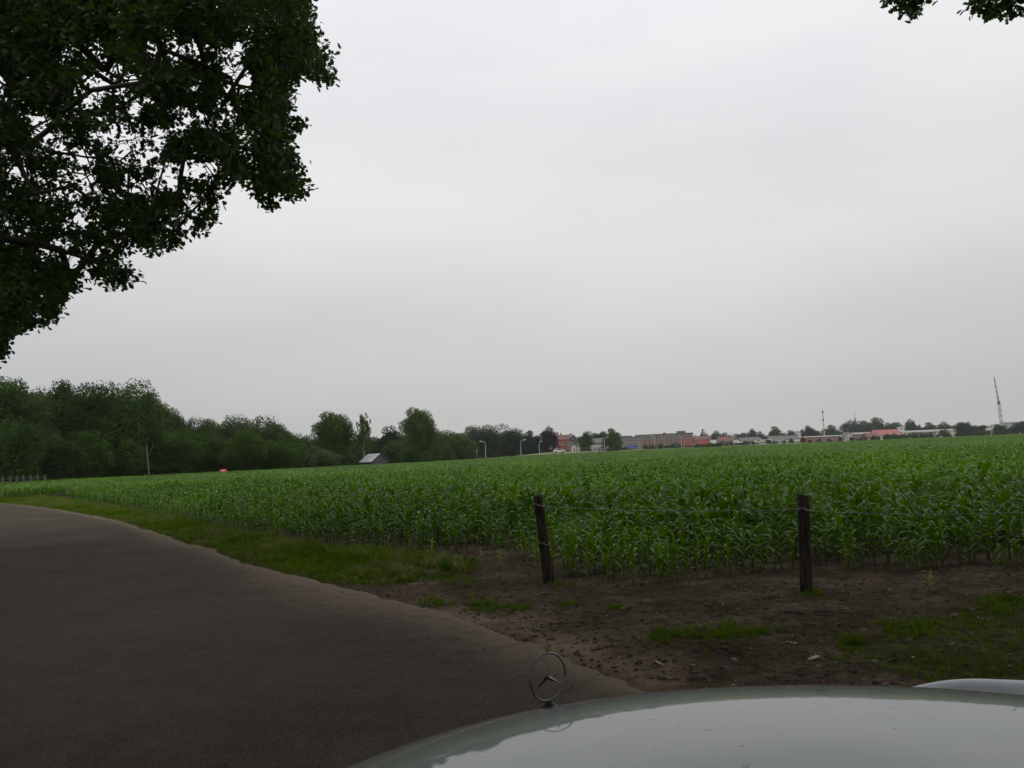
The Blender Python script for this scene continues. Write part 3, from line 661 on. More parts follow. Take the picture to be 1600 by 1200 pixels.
# ------------------------------------------------------------------ wire fence with two posts
fence = empty('wire_fence', tuple(gnd(858, 912)), 0, 'low wire fence on two old round posts between bare soil and corn', 'fence')
fl = fence.location
def post_obj(base, top, r0, r1, seed):
    rs = random.Random(seed); n, m_ = 14, 9; mb = MB(); pts = [base.lerp(top, t/(m_-1)) for t in range(m_)]; pts[0] = base - Vector((0, 0, 0.08))
    mb.tube([p-fl for p in pts], [r0+(r1-r0)*t/(m_-1)*1.0+rs.uniform(-.002, .002) for t in range(m_)], n)
    # split, worn head
    for i in range(len(mb.v)-n, len(mb.v)): v = mb.v[i]; mb.v[i] = (v[0], v[1], v[2]+rs.uniform(-.014, .010))
    o = mb.build('fence_post', M['post'], fence, True)
    return o
d1_, d2_ = gnd(858, 911).y, gnd(1260, 925).y
B1, T1 = gnd(858, 911), at(840, 775, d1_-0.05); B2, T2 = gnd(1260, 925), at(1255, 774, d2_)
B1.z = soil_z([B1.xy])[0]; B2.z = soil_z([B2.xy])[0]
B3 = B2 + (B2-B1)*1.0; B3.z = 0; T3 = B3 + Vector((0.03, 0, 0.86))
a = post_obj(B1, T1, 0.054, 0.046, 1); a['label'] = 'leaning weathered post'
a = post_obj(B2, T2, 0.053, 0.052, 2); a['label'] = 'upright weathered post'
post_obj(B3, T3, 0.05, 0.05, 3)
def wire_obj(a_, b_, sag, barbs, name='wire'):
    mb = MB(); n = 24; pts = [a_.lerp(b_, t/n) - Vector((0, 0, sag*4*(t/n)*(1-t/n)+random.uniform(-.004, .004))) for t in range(n+1)]
    mb.tube([p-fl for p in pts], 0.0027, 4)
    d_ = (b_-a_).normalized(); L_ = (b_-a_).length; up = Vector((0, 0, 1))
    for k in range(int(L_/0.11)) if barbs else []:
        c_ = a_.lerp(b_, (k+0.5)*0.11/L_) - Vector((0, 0, sag*4*((k+0.5)*0.11/L_)*(1-(k+0.5)*0.11/L_))) - fl
        for w_ in (up, d_.cross(up)): mb.tube([c_-w_*0.013+d_*0.004, c_+w_*0.013-d_*0.004], 0.0014, 3)
    return mb.build(name, M['wire'], fence)
on = lambda b, t, k, dx=0.0, dy=-0.05: b.lerp(t, k) + Vector((dx, dy, 0))
wire_obj(on(B1, T1, 0.89), on(B2, T2, 0.86), 0.03, True)
wire_obj(on(B2, T2, 0.85), on(B3, T3, 0.85), 0.05, True)
for (b_, t_, k_) in ((B1, T1, 0.90), (B1, T1, 0.46), (B2, T2, 0.86)):      # turns of wire round the posts
    c_ = b_.lerp(t_, k_)-fl; MB().tube([c_+Vector((0.056*math.cos(a_), 0.056*math.sin(a_), 0.012*math.sin(a_*2))) for a_ in np.linspace(0, 6.6, 20)], 0.003, 4).build('wire_tie', M['wire'], fence)

# twigs and pale dead leaves one can point at
for (xa, ya, xb, yb, r_, lab) in [(1225, 959, 1259, 963, 0.009, 'short dark stick on the soil in front of the upright post'), (1272, 958, 1334, 963, 0.006, 'long thin twig lying right of the upright post'), (1100, 945, 1160, 955, 0.005, 'thin crooked twig on the soil between both posts'), (842, 932, 874, 928, 0.006, 'bent twig on the soil below the leaning post')]:
    p, q_ = gnd(xa, ya), gnd(xb, yb); p.z = soil_z([p.xy])[0]+r_; q_.z = soil_z([q_.xy])[0]+r_
    o = empty('twig', p, 0, lab, 'twig', 'twigs on the soil'); dv = q_-p
    MB().tube([Vector((0, 0, 0)), dv*0.35+Vector((0, 0.02, 0.008)), dv*0.7+Vector((0, -0.015, 0.004)), dv], [r_, r_*0.9, r_*0.7, r_*0.4], 6).build('stem', M['twig'], o)
    MB().tube([dv*0.35+Vector((0, 0.02, 0.008)), dv*0.5+Vector((0, 0.09, 0.012))], [r_*0.6, r_*0.25], 5).build('side_shoot', M['twig'], o)
def dead_leaf(px, py, ln, rz, lab):
    p = gnd(px, py); p.z = soil_z([p.xy])[0]+0.006; rs = random.Random(px)
    ol = [(0, 0), (0.17, .25), (.09, .37), (.27, .52), (.14, .62), (.24, .82), (0, 1)]
    V_ = [(x_*ln, y_*ln, (0.35*abs(x_)+0.25*(y_-.5)**2+rs.uniform(0, .05))*ln) for x_, y_ in ol] + [(-x_*ln, y_*ln, (0.5*abs(x_)+0.25*(y_-.5)**2)*ln) for x_, y_ in ol[1:-1]]
    mb = MB().add(V_, [[0, 1, 2, 3, 4, 5, 6], [6, 11, 10, 9, 8, 7, 0]]); o = mb.build('dead_leaf', M['dryleaf']); o.location = p; o.rotation_euler = (0.15, 0.1, rz)
    tag(o, lab, 'leaf', 'pale dead leaves on the soil')
dead_leaf(1038, 1042, 0.075, 0.8, 'pale dead leaf on the soil near the bonnet, left of two')
dead_leaf(1058, 1045, 0.06, 2.2, 'pale curled dead leaf on the soil near the bonnet, right of two')
dead_leaf(1248, 1004, 0.09, 1.6, 'pale elongated dead leaf lying alone on the soil before the right post')
dead_leaf(1262, 1031, 0.09, -1.2, 'crumpled pale dead leaf between the bonnet and the thin grass')
dead_leaf(1550, 972, 0.10, 1.4, 'light dead leaf in the thin grass near the right frame edge')
dead_leaf(1465, 922, 0.07, 1.5, 'whitish dead leaf on bare soil below the corn at right')

# ------------------------------------------------------------------ big oaks over the road
LH = np.array([(0, 0), (.17, .25), (.09, .37), (.27, .52), (.14, .62), (.24, .82), (0, 1)])
def leaf_mesh(name, tips, dirs, size, per, mat, seed):
    """sprays of lobed leaves at twig tips"""
    r_ = np.random.default_rng(seed); n = len(tips)*per
    c = np.repeat(tips, per, 0); t = np.repeat(dirs, per, 0)
    back = r_.uniform(-0.14, 0.05, n)[:, None]; c = c + t*back + r_.normal(0, 0.045, (n, 3))
    y_ = t*0.8 + r_.normal(0, 0.7, (n, 3)); y_[:, 2] -= 0.15; y_ /= np.linalg.norm(y_, axis=1)[:, None]
    up = np.array([0, 0, 1.0]) + r_.normal(0, 0.55, (n, 3)); x_ = np.cross(y_, up); x_ /= np.linalg.norm(x_, axis=1)[:, None]; z_ = np.cross(x_, y_)
    s = (size*r_.uniform(0.7, 1.25, n))[:, None]
    right = LH; left = LH[1:-1]*np.array([-1, 1]); shp = np.concatenate([right, left])           # 12 verts
    V_ = np.empty((n, 12, 3))
    for i, (a_, b_) in enumerate(shp):
        h = 0.32*abs(a_) - 0.22*b_*b_
        V_[:, i] = c + s*(x_*a_*1.6 + y_*b_ + z_*h)
    b = (np.arange(n)*12)[:, None]
    Fr = b + np.array([0, 1, 2, 3, 4, 5, 6]); Fl = b + np.array([6, 11, 10, 9, 8, 7, 0])
    return mesh_np(name, V_.reshape(-1, 3), [Fr, Fl], mat)
def grow(trunk, boughs, tips, seed):
    """limbs from the trunk to the bough points, then twigs to every tip; returns nodes, parents, tip node ids"""
    r_ = np.random.default_rng(seed)
    nodes = [np.array(p, float) for p in trunk]; par = [i-1 for i in range(len(trunk))]
    def connect(a_, cand, step, arch):
        P_ = np.array(nodes)[:cand] if cand else np.array(nodes)
        d_ = np.linalg.norm(P_-a_, axis=1) + 0.9*np.maximum(0, P_[:, 2]-a_[2]-0.6)
        j = int(d_.argmin()); p0 = np.array(nodes[j]); L_ = np.linalg.norm(a_-p0); k_ = max(1, int(L_/step)); prev = j
        for q_ in range(1, k_+1):
            t_ = q_/k_; p_ = p0+(a_-p0)*t_ + np.array([0, 0, arch*L_*t_*(1-t_)])
            if q_ < k_: p_ = p_ + r_.normal(0, 0.045*min(L_, 2.0), 3)*math.sin(math.pi*t_)
            nodes.append(p_); par.append(prev); prev = len(nodes)-1
        return prev
    tr = np.array(trunk)
    def key(a_): return np.linalg.norm(tr-a_, axis=1).min()
    for a_ in sorted(boughs, key=key): connect(np.array(a_), 0, 0.35, 0.35)
    nb = len(nodes); out = []
    NP = np.array(nodes); buf = np.zeros((len(nodes)+len(tips)*12, 3)); buf[:len(nodes)] = NP; cnt = len(nodes)
    for a_ in sorted(tips, key=lambda a: ((NP-a)**2).sum(1).min()):
        a_ = np.array(a_); P_ = buf[:cnt]; d_ = ((P_-a_)**2).sum(1); j = int(d_.argmin()); p0 = buf[j].copy(); L_ = math.sqrt(d_[j]); k_ = min(8, max(1, int(L_/0.22))); prev = j
        for q_ in range(1, k_+1):
            t_ = q_/k_; p_ = p0+(a_-p0)*t_ + np.array([0, 0, 0.18*L_*t_*(1-t_)])
            if q_ < k_: p_ = p_ + r_.normal(0, 0.05*min(L_, 1.0), 3)
            nodes.append(p_); par.append(prev); prev = len(nodes)-1; buf[cnt] = p_; cnt += 1
        out.append(prev)
    return np.array(nodes), np.array(par), np.array(out), nb
def wood_mesh(name, N, par, rad, lo, hi, mat):
    """prisms along the edges whose radius lies in [lo, hi)"""
    e = np.where((par >= 0) & (rad >= lo) & (rad < hi))[0]; sides = 3 if hi < 0.02 else (5 if hi < 0.06 else 8)
    a_, b_ = N[par[e]], N[e]; r0 = np.minimum(rad[par[e]], rad[e]*1.5); r1 = rad[e]
    t = b_-a_; t = t/(np.linalg.norm(t, axis=1)[:, None]+1e-9); ref = np.where(np.abs(t[:, 2:3]) < 0.9, [[0, 0, 1.0]], [[1.0, 0, 0]]); u = np.cross(t, ref); u /= np.linalg.norm(u, axis=1)[:, None]; w = np.cross(t, u)
    V_ = np.empty((len(e), 2*sides, 3))
    for k in range(sides):
        an = 2*math.pi*k/sides; o_ = u*math.cos(an)+w*math.sin(an); V_[:, k] = a_+o_*r0[:, None]; V_[:, sides+k] = b_+o_*r1[:, None]
    base = (np.arange(len(e))*2*sides)[:, None]
    Fs = np.concatenate([base+np.array([k, (k+1) % sides, sides+(k+1) % sides, sides+k]) for k in range(sides)])
    return mesh_np(name, V_.reshape(-1, 3), Fs, mat, True)
def oak(label, trunk, boughs, tips, seed, leaf=0.084, per=9, trunk_r=0.36):
    root = empty('oak_tree', trunk[0], 0, label, 'tree', 'roadside oaks'); o0 = np.array(trunk[0])
    N, par, tip, nb = grow(trunk, boughs, tips, seed)
    cnt = np.zeros(len(N)); cnt[tip] += 1
    for i in range(len(N)-1, 0, -1):
        if par[i] >= 0: cnt[par[i]] += cnt[i]
    rad = 0.0036*np.maximum(cnt, 1)**0.385
    nt = len(trunk); rad[:nt] = np.maximum(rad[:nt], np.linspace(trunk_r, trunk_r*0.3, nt))
    rad = np.minimum(rad, trunk_r)
    d_ = N[tip]-N[par[tip]]; d_ /= np.linalg.norm(d_, axis=1)[:, None]+1e-9
    link('trunk', wood_mesh('trunk', N-o0, par, rad, 0.04, 9, M['bark']), root)
    b = link('branches', wood_mesh('branches', N-o0, par, rad, 0.011, 0.04, M['bark']), root); b['kind'] = 'stuff'
    b = link('twigs', wood_mesh('twigs', N-o0, par, rad, 0, 0.011, M['bark']), root); b['kind'] = 'stuff'
    lf = link('foliage', leaf_mesh('foliage', N[tip]-o0, d_, leaf, per, M['oak_leaf'], seed+5), root); lf['kind'] = 'stuff'
    return root
OUT = [(-420, -420), (470, -420), (482, -60), (486, 0), (492, 50), (504, 62), (512, 95), (520, 132), (504, 120), (470, 112), (450, 150), (462, 196), (446, 222), (458, 265), (464, 300), (452, 318), (424, 320), (402, 296), (378, 276), (345, 285), (340, 318), (318, 346), (278, 366), (250, 384), (222, 370), (178, 385), (200, 432), (170, 440), (140, 420), (112, 446), (82, 490), (38, 510), (6, 545), (-60, 590), (-420, 560)]
HOLES = [(180, 208, 46, 24, .9), (215, 238, 45, 18, .95), (362, 155, 26, 34, .8), (334, 22, 12, 14, .9), (316, 95, 12, 12, .9), (396, 206, 16, 14, .9), (300, 272, 44, 12, .95), (132, 345, 14, 16, .9), (120, 320, 60, 30, .35), (60, 240, 30, 30, .6), (100, 80, 40, 22, .6), (150, 160, 60, 20, .5), (250, 180, 60, 40, .35), (20, 360, 40, 25, .4), (75, 415, 26, 14, .5), (300, 130, 30, 30, .3)]
def crown_points(nb, nt, seed, spread):
    r_ = np.random.default_rng(seed); B = []
    while len(B) < nb:
        p = np.array([r_.uniform(-90, 515), r_.uniform(-90, 600)]) if r_.random() < 0.8 else np.array([r_.uniform(-420, 515), r_.uniform(-420, 600)])
        if in_poly(p[None], OUT)[0]: B.append((*p, r_.uniform(10.0, 18.0)))
    for e_ in [(480, 90, 12.2), (445, 60, 13), (440, 290, 12.4), (430, 250, 12.8), (425, 190, 13.2), (300, 330, 12.6), (240, 360, 13), (330, 300, 12.2), (170, 420, 13), (90, 460, 13.4), (30, 490, 13), (380, 230, 13), (470, 20, 13.5), (10, 520, 12.8), (140, 400, 12.6), (280, 320, 13.4), (455, 130, 12.5), (60, 440, 14), (430, 20, 15), (400, 60, 16), (440, 110, 15), (420, 150, 15), (435, 215, 15), (450, 285, 14), (425, 300, 13.5), (200, 310, 15), (180, 330, 14), (250, 340, 15), (40, 430, 16), (60, 390, 15), (20, 460, 15), (100, 400, 14)]: B.append(e_)
    B = np.array(B); out = []
    while len(out) < nt:
        k_ = r_.integers(0, len(B)); c = B[k_]
        p = c + np.array([r_.normal(0, spread), r_.normal(0, spread*0.8), r_.normal(0, 0.7)])
        if not in_poly((p[:2]+r_.normal(0, 7, 2))[None], OUT)[0]: continue
        pr = float(np.clip(fbm(p[0]/34+3, p[1]/26+7, 12, 3)*5.5-1.95+(0.55 if p[0] < 120 else 0), 0.06, 1)) if p[1] > 60 and p[0] < 400 else float(np.clip(fbm(p[0]/30+3, p[1]/26+7, 13, 3)*5-0.8, 0.2, 1))
        if 95 < p[0] < 345 and p[1] > 130: pr *= 0.5 if p[1] > 240 else 0.65
        if p[0] < -60 or p[1] < -60: pr = 0.30
        for (hx, hy, ax, ay, s_) in HOLES:
            d_ = ((p[0]-hx)/ax)**2+((p[1]-hy)/ay)**2
            if d_ < 1.4: pr = min(pr, 1-s_*min(1, (1.4-d_)*1.6))
        if r_.random() > pr: continue
        out.append(p)
    for (ex, ey) in [(345, 296), (338, 318), (330, 342), (312, 352), (298, 366), (272, 384), (256, 380), (243, 392), (232, 376), (205, 436), (196, 428), (186, 442), (170, 444), (150, 428), (142, 410), (120, 452), (108, 440), (82, 494), (66, 500), (34, 512), (10, 546), (2, 556), (515, 128), (505, 118), (498, 100), (466, 196), (468, 300), (460, 262), (430, 322), (404, 300), (380, 272), (360, 280), (322, 300), (286, 340), (215, 380), (180, 392)]:
        D_ = r_.uniform(11.6, 13.6)
        for _ in range(5): out.append(np.array([ex+r_.normal(-2, 6), ey+r_.normal(-3, 5), D_+r_.normal(0, .12)]))
    return [np.array(at(*p)) for p in B], [np.array(at(*p)) for p in out]
bg_, tp_ = crown_points(230, 9500, 21, 48)
trk = [(-10.2, 10.2, -0.1), (-10.15, 10.2, 1.2), (-10.0, 10.3, 2.4), (-9.8, 10.4, 3.6), (-9.7, 10.6, 4.8), (-9.5, 10.8, 6.0), (-9.4, 11.0, 7.4), (-9.2, 11.2, 9.0), (-9.1, 11.3, 10.6)]
r_ = np.random.default_rng(5)
far = []
for _ in range(3200):       # the half of the crown outside the frame
    v = r_.normal(0, 1, 3); v /= np.linalg.norm(v); far.append(np.array([-11.2, 10.2, 8.6]) + v*np.array([5.2, 5.6, 4.6])*r_.uniform(0.55, 1.0))
far = [p for p in far if not (in_poly(to_px(p[None])[0], [(-5, -30), (1605, -30), (1605, 1205), (-5, 1205)])[0]) and p[2] > 2.6]
OAK1 = oak('large oak with dark lobed leaves overhanging the road from the left', trk, bg_ + far[::30], tp_ + far, 33)

# second oak: stands behind on the field side, only the tips of its lowest boughs hang into the top right corner
r_ = np.random.default_rng(8); tips2 = []; b2 = []
def in_frame(p):
    q_, d_ = to_px(np.array(p)[None]); return d_[0] > 0.2 and -40 < q_[0, 0] < 1640 and -45 < q_[0, 1] < 1240
while len(tips2) < 7600:
    v = r_.normal(0, 1, 3); v /= np.linalg.norm(v); p = np.array([3.2, 3.4, 10.2]) + v*np.array([9.4, 8.8, 4.8])*r_.uniform(0.3, 1.0)  # unseen crown spread forward to shade the road and soil
    if p[2] > 4.8 and p[2] > 2.6+0.62*p[1] and not in_frame(p): tips2.append(p)
b2 = tips2[::70]
T_A = [(1383, -30), (1384, 4), (1394, 9), (1403, 13), (1416, 22), (1430, 16), (1440, 4), (1450, 12), (1464, 10), (1468, -30)]
T_B = [(1515, -30), (1510, 22), (1517, 32), (1532, 27), (1545, 14), (1556, 32), (1566, 22), (1578, 14), (1586, 30), (1602, 20), (1640, 24), (1640, -30)]
for poly, n_ in ((T_A, 34), (T_B, 70)):
    pp = np.array(poly); k_ = 0
    while k_ < n_:
        p = r_.uniform(pp.min(0), pp.max(0))
        if in_poly(p[None], poly)[0]: tips2.append(np.array(at(p[0], p[1], r_.uniform(10.2, 11.2)))); k_ += 1
b2 += [np.array(at(1425, -20, 10.6)), np.array(at(1560, -20, 10.6))]
OAK2 = oak('oak twigs with lobed leaves hanging into the top right corner of the sky', [(9.4, -0.6, -0.1), (9.35, -0.5, 1.5), (9.2, -0.3, 3.2), (8.9, -0.1, 5.0), (8.6, 0.2, 7.0), (8.3, 0.5, 9.0), (8.1, 0.8, 11.0)], b2, tips2, 44, leaf=0.095, per=9)

# ------------------------------------------------------------------ trees of the wood, the field's far edge and the town
def crown_mesh(seed, n=9000, leaf=0.075, lobes=34, squash=1.0, lump=0.34, topbias=0.0, conic=False, core=0.0, dome=0.0):
    r_ = np.random.default_rng(seed); L_ = []
    while len(L_) < lobes:
        v = r_.normal(0, 1, 3); v /= np.linalg.norm(v); rad = r_.uniform(0.3, 0.78)
        c = v*rad
        if conic: c[:2] *= max(0.12, (1-(c[2]+1)/2))*1.25
        L_.append((c, lump*r_.uniform(0.55, 1.15)*(1 if not conic else max(0.25, 1-(c[2]+1)/2))))
    L_.append((np.array([0, 0, -0.1]), 0.55 if not conic else 0.3)); L_.append((np.array([0.0, 0, -0.45]), 0.5 if not conic else 0.45))
    if core: L_.append((np.array([0, 0, 0.12]), core)); L_.append((np.array([0, 0, -0.25]), core*1.05))
    w_ = np.array([l_[1]**2 for l_ in L_]); w_ /= w_.sum(); ids_ = r_.choice(len(L_), n, p=w_)
    c = np.array([l_[0] for l_ in L_])[ids_]; rr_ = np.array([l_[1] for l_ in L_])[ids_]
    v = r_.normal(0, 1, (n, 3)); v[:, 2] += 0.25; v /= np.linalg.norm(v, axis=1)[:, None]
    p = c + v*(rr_*r_.uniform(0.55, 1.12, n)**0.8)[:, None]
    p[:, :2] *= (1 + 0.35*np.clip(-p[:, 2:3], 0, 1)) if not conic else 1.0       # fuller towards the foot
    if dome: p[:, :2] *= 1 + dome*np.clip(p[:, 2:3], 0, 1)
    keep = (np.linalg.norm(p, axis=1) < 1.2+dome*0.4) & (p[:, 2] > -1.02); p, v = p[keep], v[keep]; n = len(p)
    nn = v*0.9 + r_.normal(0, 0.6, (n, 3)) + np.array([0, 0, 0.25]); nn /= np.linalg.norm(nn, axis=1)[:, None]
    t = np.cross(nn, r_.normal(0, 1, (n, 3))); t /= np.linalg.norm(t, axis=1)[:, None]; b = np.cross(nn, t)
    s = (leaf*r_.uniform(0.5, 1.3, n))[:, None]
    V_ = np.stack([p-t*s*0.55, p-b*s*0.32-nn*s*0.12, p+t*s*0.6, p+b*s*0.36+nn*s*0.1], 1)
    F_ = (np.arange(n)*4)[:, None] + np.array([0, 1, 2, 3])
    return mesh_np('crown', V_.reshape(-1, 3), F_, M['crown_dark'])
CR = {'solid': [crown_mesh(k, 24000, 0.050, 40, lump=0.33, core=0.60, dome=0.32) for k in (51, 52, 53)], 'round': [crown_mesh(k, 9000, 0.085) for k in (1, 2, 3)], 'bushy': [crown_mesh(k, 12000, 0.066, 60, lump=0.27) for k in (11, 12, 13, 14)],
      'loose': [crown_mesh(k, 5000, 0.085, 46, lump=0.20) for k in (21, 22)], 'airy': [crown_mesh(29, 2200, 0.10, 30, lump=0.15)], 'conifer': [crown_mesh(31, 5000, 0.07, 60, lump=0.25, conic=True)],
      'fine': [crown_mesh(k, 17000, 0.055, 70, lump=0.30) for k in (41, 42, 43)]}
def trunk_mesh(seed, mat, limbs=5):
    rs = random.Random(seed); mb = MB()
    mb.tube([(0, 0, -0.02), (0.02*rs.uniform(-1, 1), 0.0, 0.3), (0.03*rs.uniform(-1, 1), 0.02, 0.65), (0, 0, 1.0)], [0.034, 0.026, 0.02, 0.006], 8)
    for k in range(limbs):
        a_ = rs.uniform(0, 6.28); z0 = rs.uniform(0.3, 0.75); mb.tube([(0, 0, z0), (0.12*math.cos(a_), 0.12*math.sin(a_), z0+0.09), (0.26*math.cos(a_), 0.26*math.sin(a_), z0+0.2)], [0.013, 0.009, 0.003], 5)
    return mb.mesh('trunk', mat, True)
TRK = [trunk_mesh(k, M['bark']) for k in range(3)]; TRKP = trunk_mesh(7, M['bark_pale'], 3)
tcount = [0]
def tree(px, hw, top, D, kind, mat, label, group, low=0.12, pale=False, name='tree', cat='tree', lean=0.0):
    """hw: half width in photo pixels; low: height of the crown's underside as a share of the tree"""
    tcount[0] += 1; x = gx(px, D); H_ = zt(px, top, D); hw_ = hw*D/F
    root = empty(name, (x, D, 0), random.uniform(0, 6.28), label, cat, group)
    tm = TRKP if pale else TRK[tcount[0] % 3]
    t = link('trunk', tm, root); t.scale = (H_*0.75, H_*0.75, H_*0.86); t.location = (0, 0, -0.1)
    ms = CR[kind]; c = link('crown', ms[tcount[0] % len(ms)], root, M[mat])
    zb = H_*low; c.location = (0, 0, (H_+zb)/2); c.scale = (hw_*1.2, hw_*1.2, (H_-zb)/2*1.0); c.rotation_euler = (0, 0, random.uniform(0, 6.28))
    return root
for (x, y, cx_, cz_, r_, hh, lab) in [(-6.6, -2.5, 3.6, 10.4, 7.6, 10.5, 'added unseen oak just behind the car, shading the road'), (4.5, -11.5, 0, 9.5, 7.5, 10, 'added unseen shade oak further behind the car on the field side'), (-15.5, 1.0, 0, 9.0, 7.2, 10, 'added unseen shade oak across the road left of the car'),
                           (-10.5, -13.0, 0, 9.6, 7.6, 10, 'added unseen shade oak across the road behind the car'), (19.0, -1.5, 0, 9.4, 7.0, 10, 'added unseen shade oak on the verge far right of the car'), (-22.0, 8.5, 0, 9.0, 6.5, 9, 'added unseen shade oak set back left of the overhanging oak')]:
    shade_oak = empty('oak_tree', (x, y, 0), random.uniform(0, 6), lab, 'tree', 'roadside oaks')  # oaks out of view, added so their canopy darkens the foreground
    t = link('trunk', TRK[0], shade_oak); t.scale = (11, 11, hh)
    c = link('crown', CR['fine'][random.randrange(3)], shade_oak, M['crown_dark']); c.scale = (r_, r_, 5.0); c.location = Matrix.Rotation(-shade_oak.rotation_euler.z, 3, 'Z') @ Vector((cx_, -1.0 if cx_ else 0, cz_))
for root_, c_, r_, k in ((OAK1, (-13.8, 8.6, 9.2), (4.6, 5.8, 4.6), 1), (OAK2, (3.4, 1.6, 12.0), (8.6, 8.4, 4.2), 2)):
    c = link('shade_foliage', CR['fine'][k], root_, M['crown_dark']); c.location = Vector(c_)-root_.location; c.scale = r_; c['kind'] = 'stuff'  # dense leaf mass out of view, added to block more sky light
GW = 'trees of the dense wood left of the field'
wood = [(-45, 48, 567, 84, 'solid', 'crown_dark'), (10, 44, 575, 88, 'solid', 'crown_dark'), (58, 36, 593, 90, 'solid', 'crown_mid'), (98, 36, 585, 93, 'solid', 'crown_dark'), (142, 36, 587, 96, 'solid', 'crown_dark'), (186, 46, 580, 98, 'solid', 'crown_dark'),
        (232, 34, 603, 103, 'solid', 'crown_mid'), (262, 26, 627, 106, 'solid', 'crown_dark'), (296, 24, 643, 108, 'solid', 'crown_blue'), (328, 26, 648, 110, 'solid', 'crown_olive'), (362, 24, 649, 112, 'solid', 'crown_blue'), (402, 36, 642, 110, 'solid', 'crown_olive'), (432, 22, 653, 112, 'solid', 'crown_olive')]
wl_ = ['dark leafy tree cut by the left frame edge at the wood', 'tall dark tree near the left frame edge of the wood', 'lighter green tree in a dip of the wood skyline', 'dark round tree left of the wood tallest dome', 'dark tree joined to the left flank of the wood tallest dome',
       'tallest domed dark tree of the wood at left', 'green tree on the falling right shoulder of the wood dome', 'small dark tree at the foot of the wood dome', 'bluish tree just right of the wood dome', 'olive low tree midway along the lower wood', 'bluish low tree before the feathery tree', 'feathery pale topped tree near the right end of the wood', 'last olive tree at the right end of the wood']
for w_, l_ in zip(wood, wl_): tree(w_[0], w_[1]*1.12, *w_[2:], l_, GW, low=0.02)
for i, (px, hw, top, D) in enumerate([(20, 30, 650, 76), (80, 26, 668, 82), (140, 26, 660, 86), (200, 24, 675, 90), (255, 22, 678, 96), (310, 20, 690, 98), (352, 18, 684, 102), (388, 20, 690, 102), (425, 18, 688, 104)]):
    tree(px, hw*1.25, top+random.uniform(-12, 14), D+4, 'bushy', ('crown_dark', 'crown_wood', 'crown_dark')[i % 3], 'lower leafy tree in front of the wood, number %s from the left' % ('one two three four five six seven eight nine'.split()[i]), 'lower trees along the wood edge', low=0.0)
# the depth of the wood behind its front trees, one mass
pp, ss, ii = [], [], []
for _ in range(170):
    px = random.uniform(-160, 452); D = random.uniform(100, 150); x = gx(px, D)
    topy = np.interp(px, [-160, 0, 60, 190, 240, 280, 440, 460], [560, 598, 612, 604, 632, 662, 664, 690]) + random.uniform(0, 20)
    h = zt(px, topy, D); pp.append((x, D, h*0.5)); ss.append(h*0.5); ii.append(random.randrange(3))
scatter('wood_interior', CR['solid'], np.array(pp), np.column_stack([np.zeros((len(pp), 2)), rng.uniform(0, 6.28, len(pp))]), np.array(ss), 'dark depth of the wood behind its front trees', 'wood', np.array(ii))
# one pale bare trunk showing at the wood edge
o = empty('dead_tree', (gx(232, 80), 80, 0), 0, 'slender pale bare trunk standing before the dark wood', 'dead tree')
MB().tube([(0, 0, -0.1), (0.03, 0, 1.2), (-0.08, 0, 2.4), (-0.16, 0, 3.6)], [0.085, 0.07, 0.055, 0.02], 8).build('trunk', M['bark_grey'], o, True)
MB().tube([(-0.08, 0, 2.4), (0.2, 0.1, 2.9), (0.4, 0.2, 3.6)], [0.03, 0.022, 0.01], 6).build('limb', M['bark_grey'], o, True)

GM = 'trees behind the middle of the field'
mid = [(466, 20, 676, 165, 'round', 'crown_blue', .05, 0, 'dark low tree in the gap right of the wood'), (480, 26, 692, 135, 'fine', 'crown_olive', 0, 0, 'olive shrubby tree at the corn edge right of the wood'),
       (523, 36, 638, 140, 'solid', 'crown_dark', .1, 0, 'large round oak left of the slim birch'), (569, 15, 632, 142, 'airy', 'crown_olive', .2, 1, 'slim airy birch with pale trunk beside the round oak'),
       (606, 26, 668, 175, 'round', 'crown_blue', .05, 0, 'dark tree behind the grey shed'), (656, 32, 631, 145, 'solid', 'crown_mid', .03, 0, 'tallest egg shaped oak right of the grey shed'), (618, 22, 684, 150, 'fine', 'crown_mid', 0, 0, 'bushy low tree at the left foot of the egg shaped oak'),
       (700, 26, 667, 165, 'solid', 'crown_mid', 0, 0, 'mid green tree touching the egg shaped oak on its right'), (720, 22, 673, 158, 'fine', 'crown_olive', 0, 0, 'olive bushy tree left of the curved street lamp'), (757, 32, 659, 310, 'solid', 'crown_blue', 0, 0, 'dark bluish broad tree behind the curved street lamp'),
       (795, 26, 667, 320, 'solid', 'crown_blue', 0, 0, 'dark tree stepping down right of the broad bluish tree'), (826, 16, 671, 330, 'round', 'crown_blue', 0, 0, 'small dark tree left of the purple beech'), (690, 18, 690, 140, 'fine', 'crown_mid', 0, 0, 'low green bush before the egg shaped oak right side'),
       (736, 9, 694, 150, 'fine', 'crown_olive', 0, 0, 'small olive bush at the corn edge near the lamp'), (510, 22, 700, 128, 'fine', 'crown_olive', 0, 0, 'pale olive hedge bush under the round oak'), (640, 16, 700, 138, 'fine', 'crown_dark', 0, 0, 'dark low bush right of the shed')]
for (px, hw, top, D, k_, m_, low, pale, lab) in mid: tree(px, hw, top, D, k_, m_, lab, GM, low=low, pale=bool(pale))
GT = 'trees among the distant town houses'
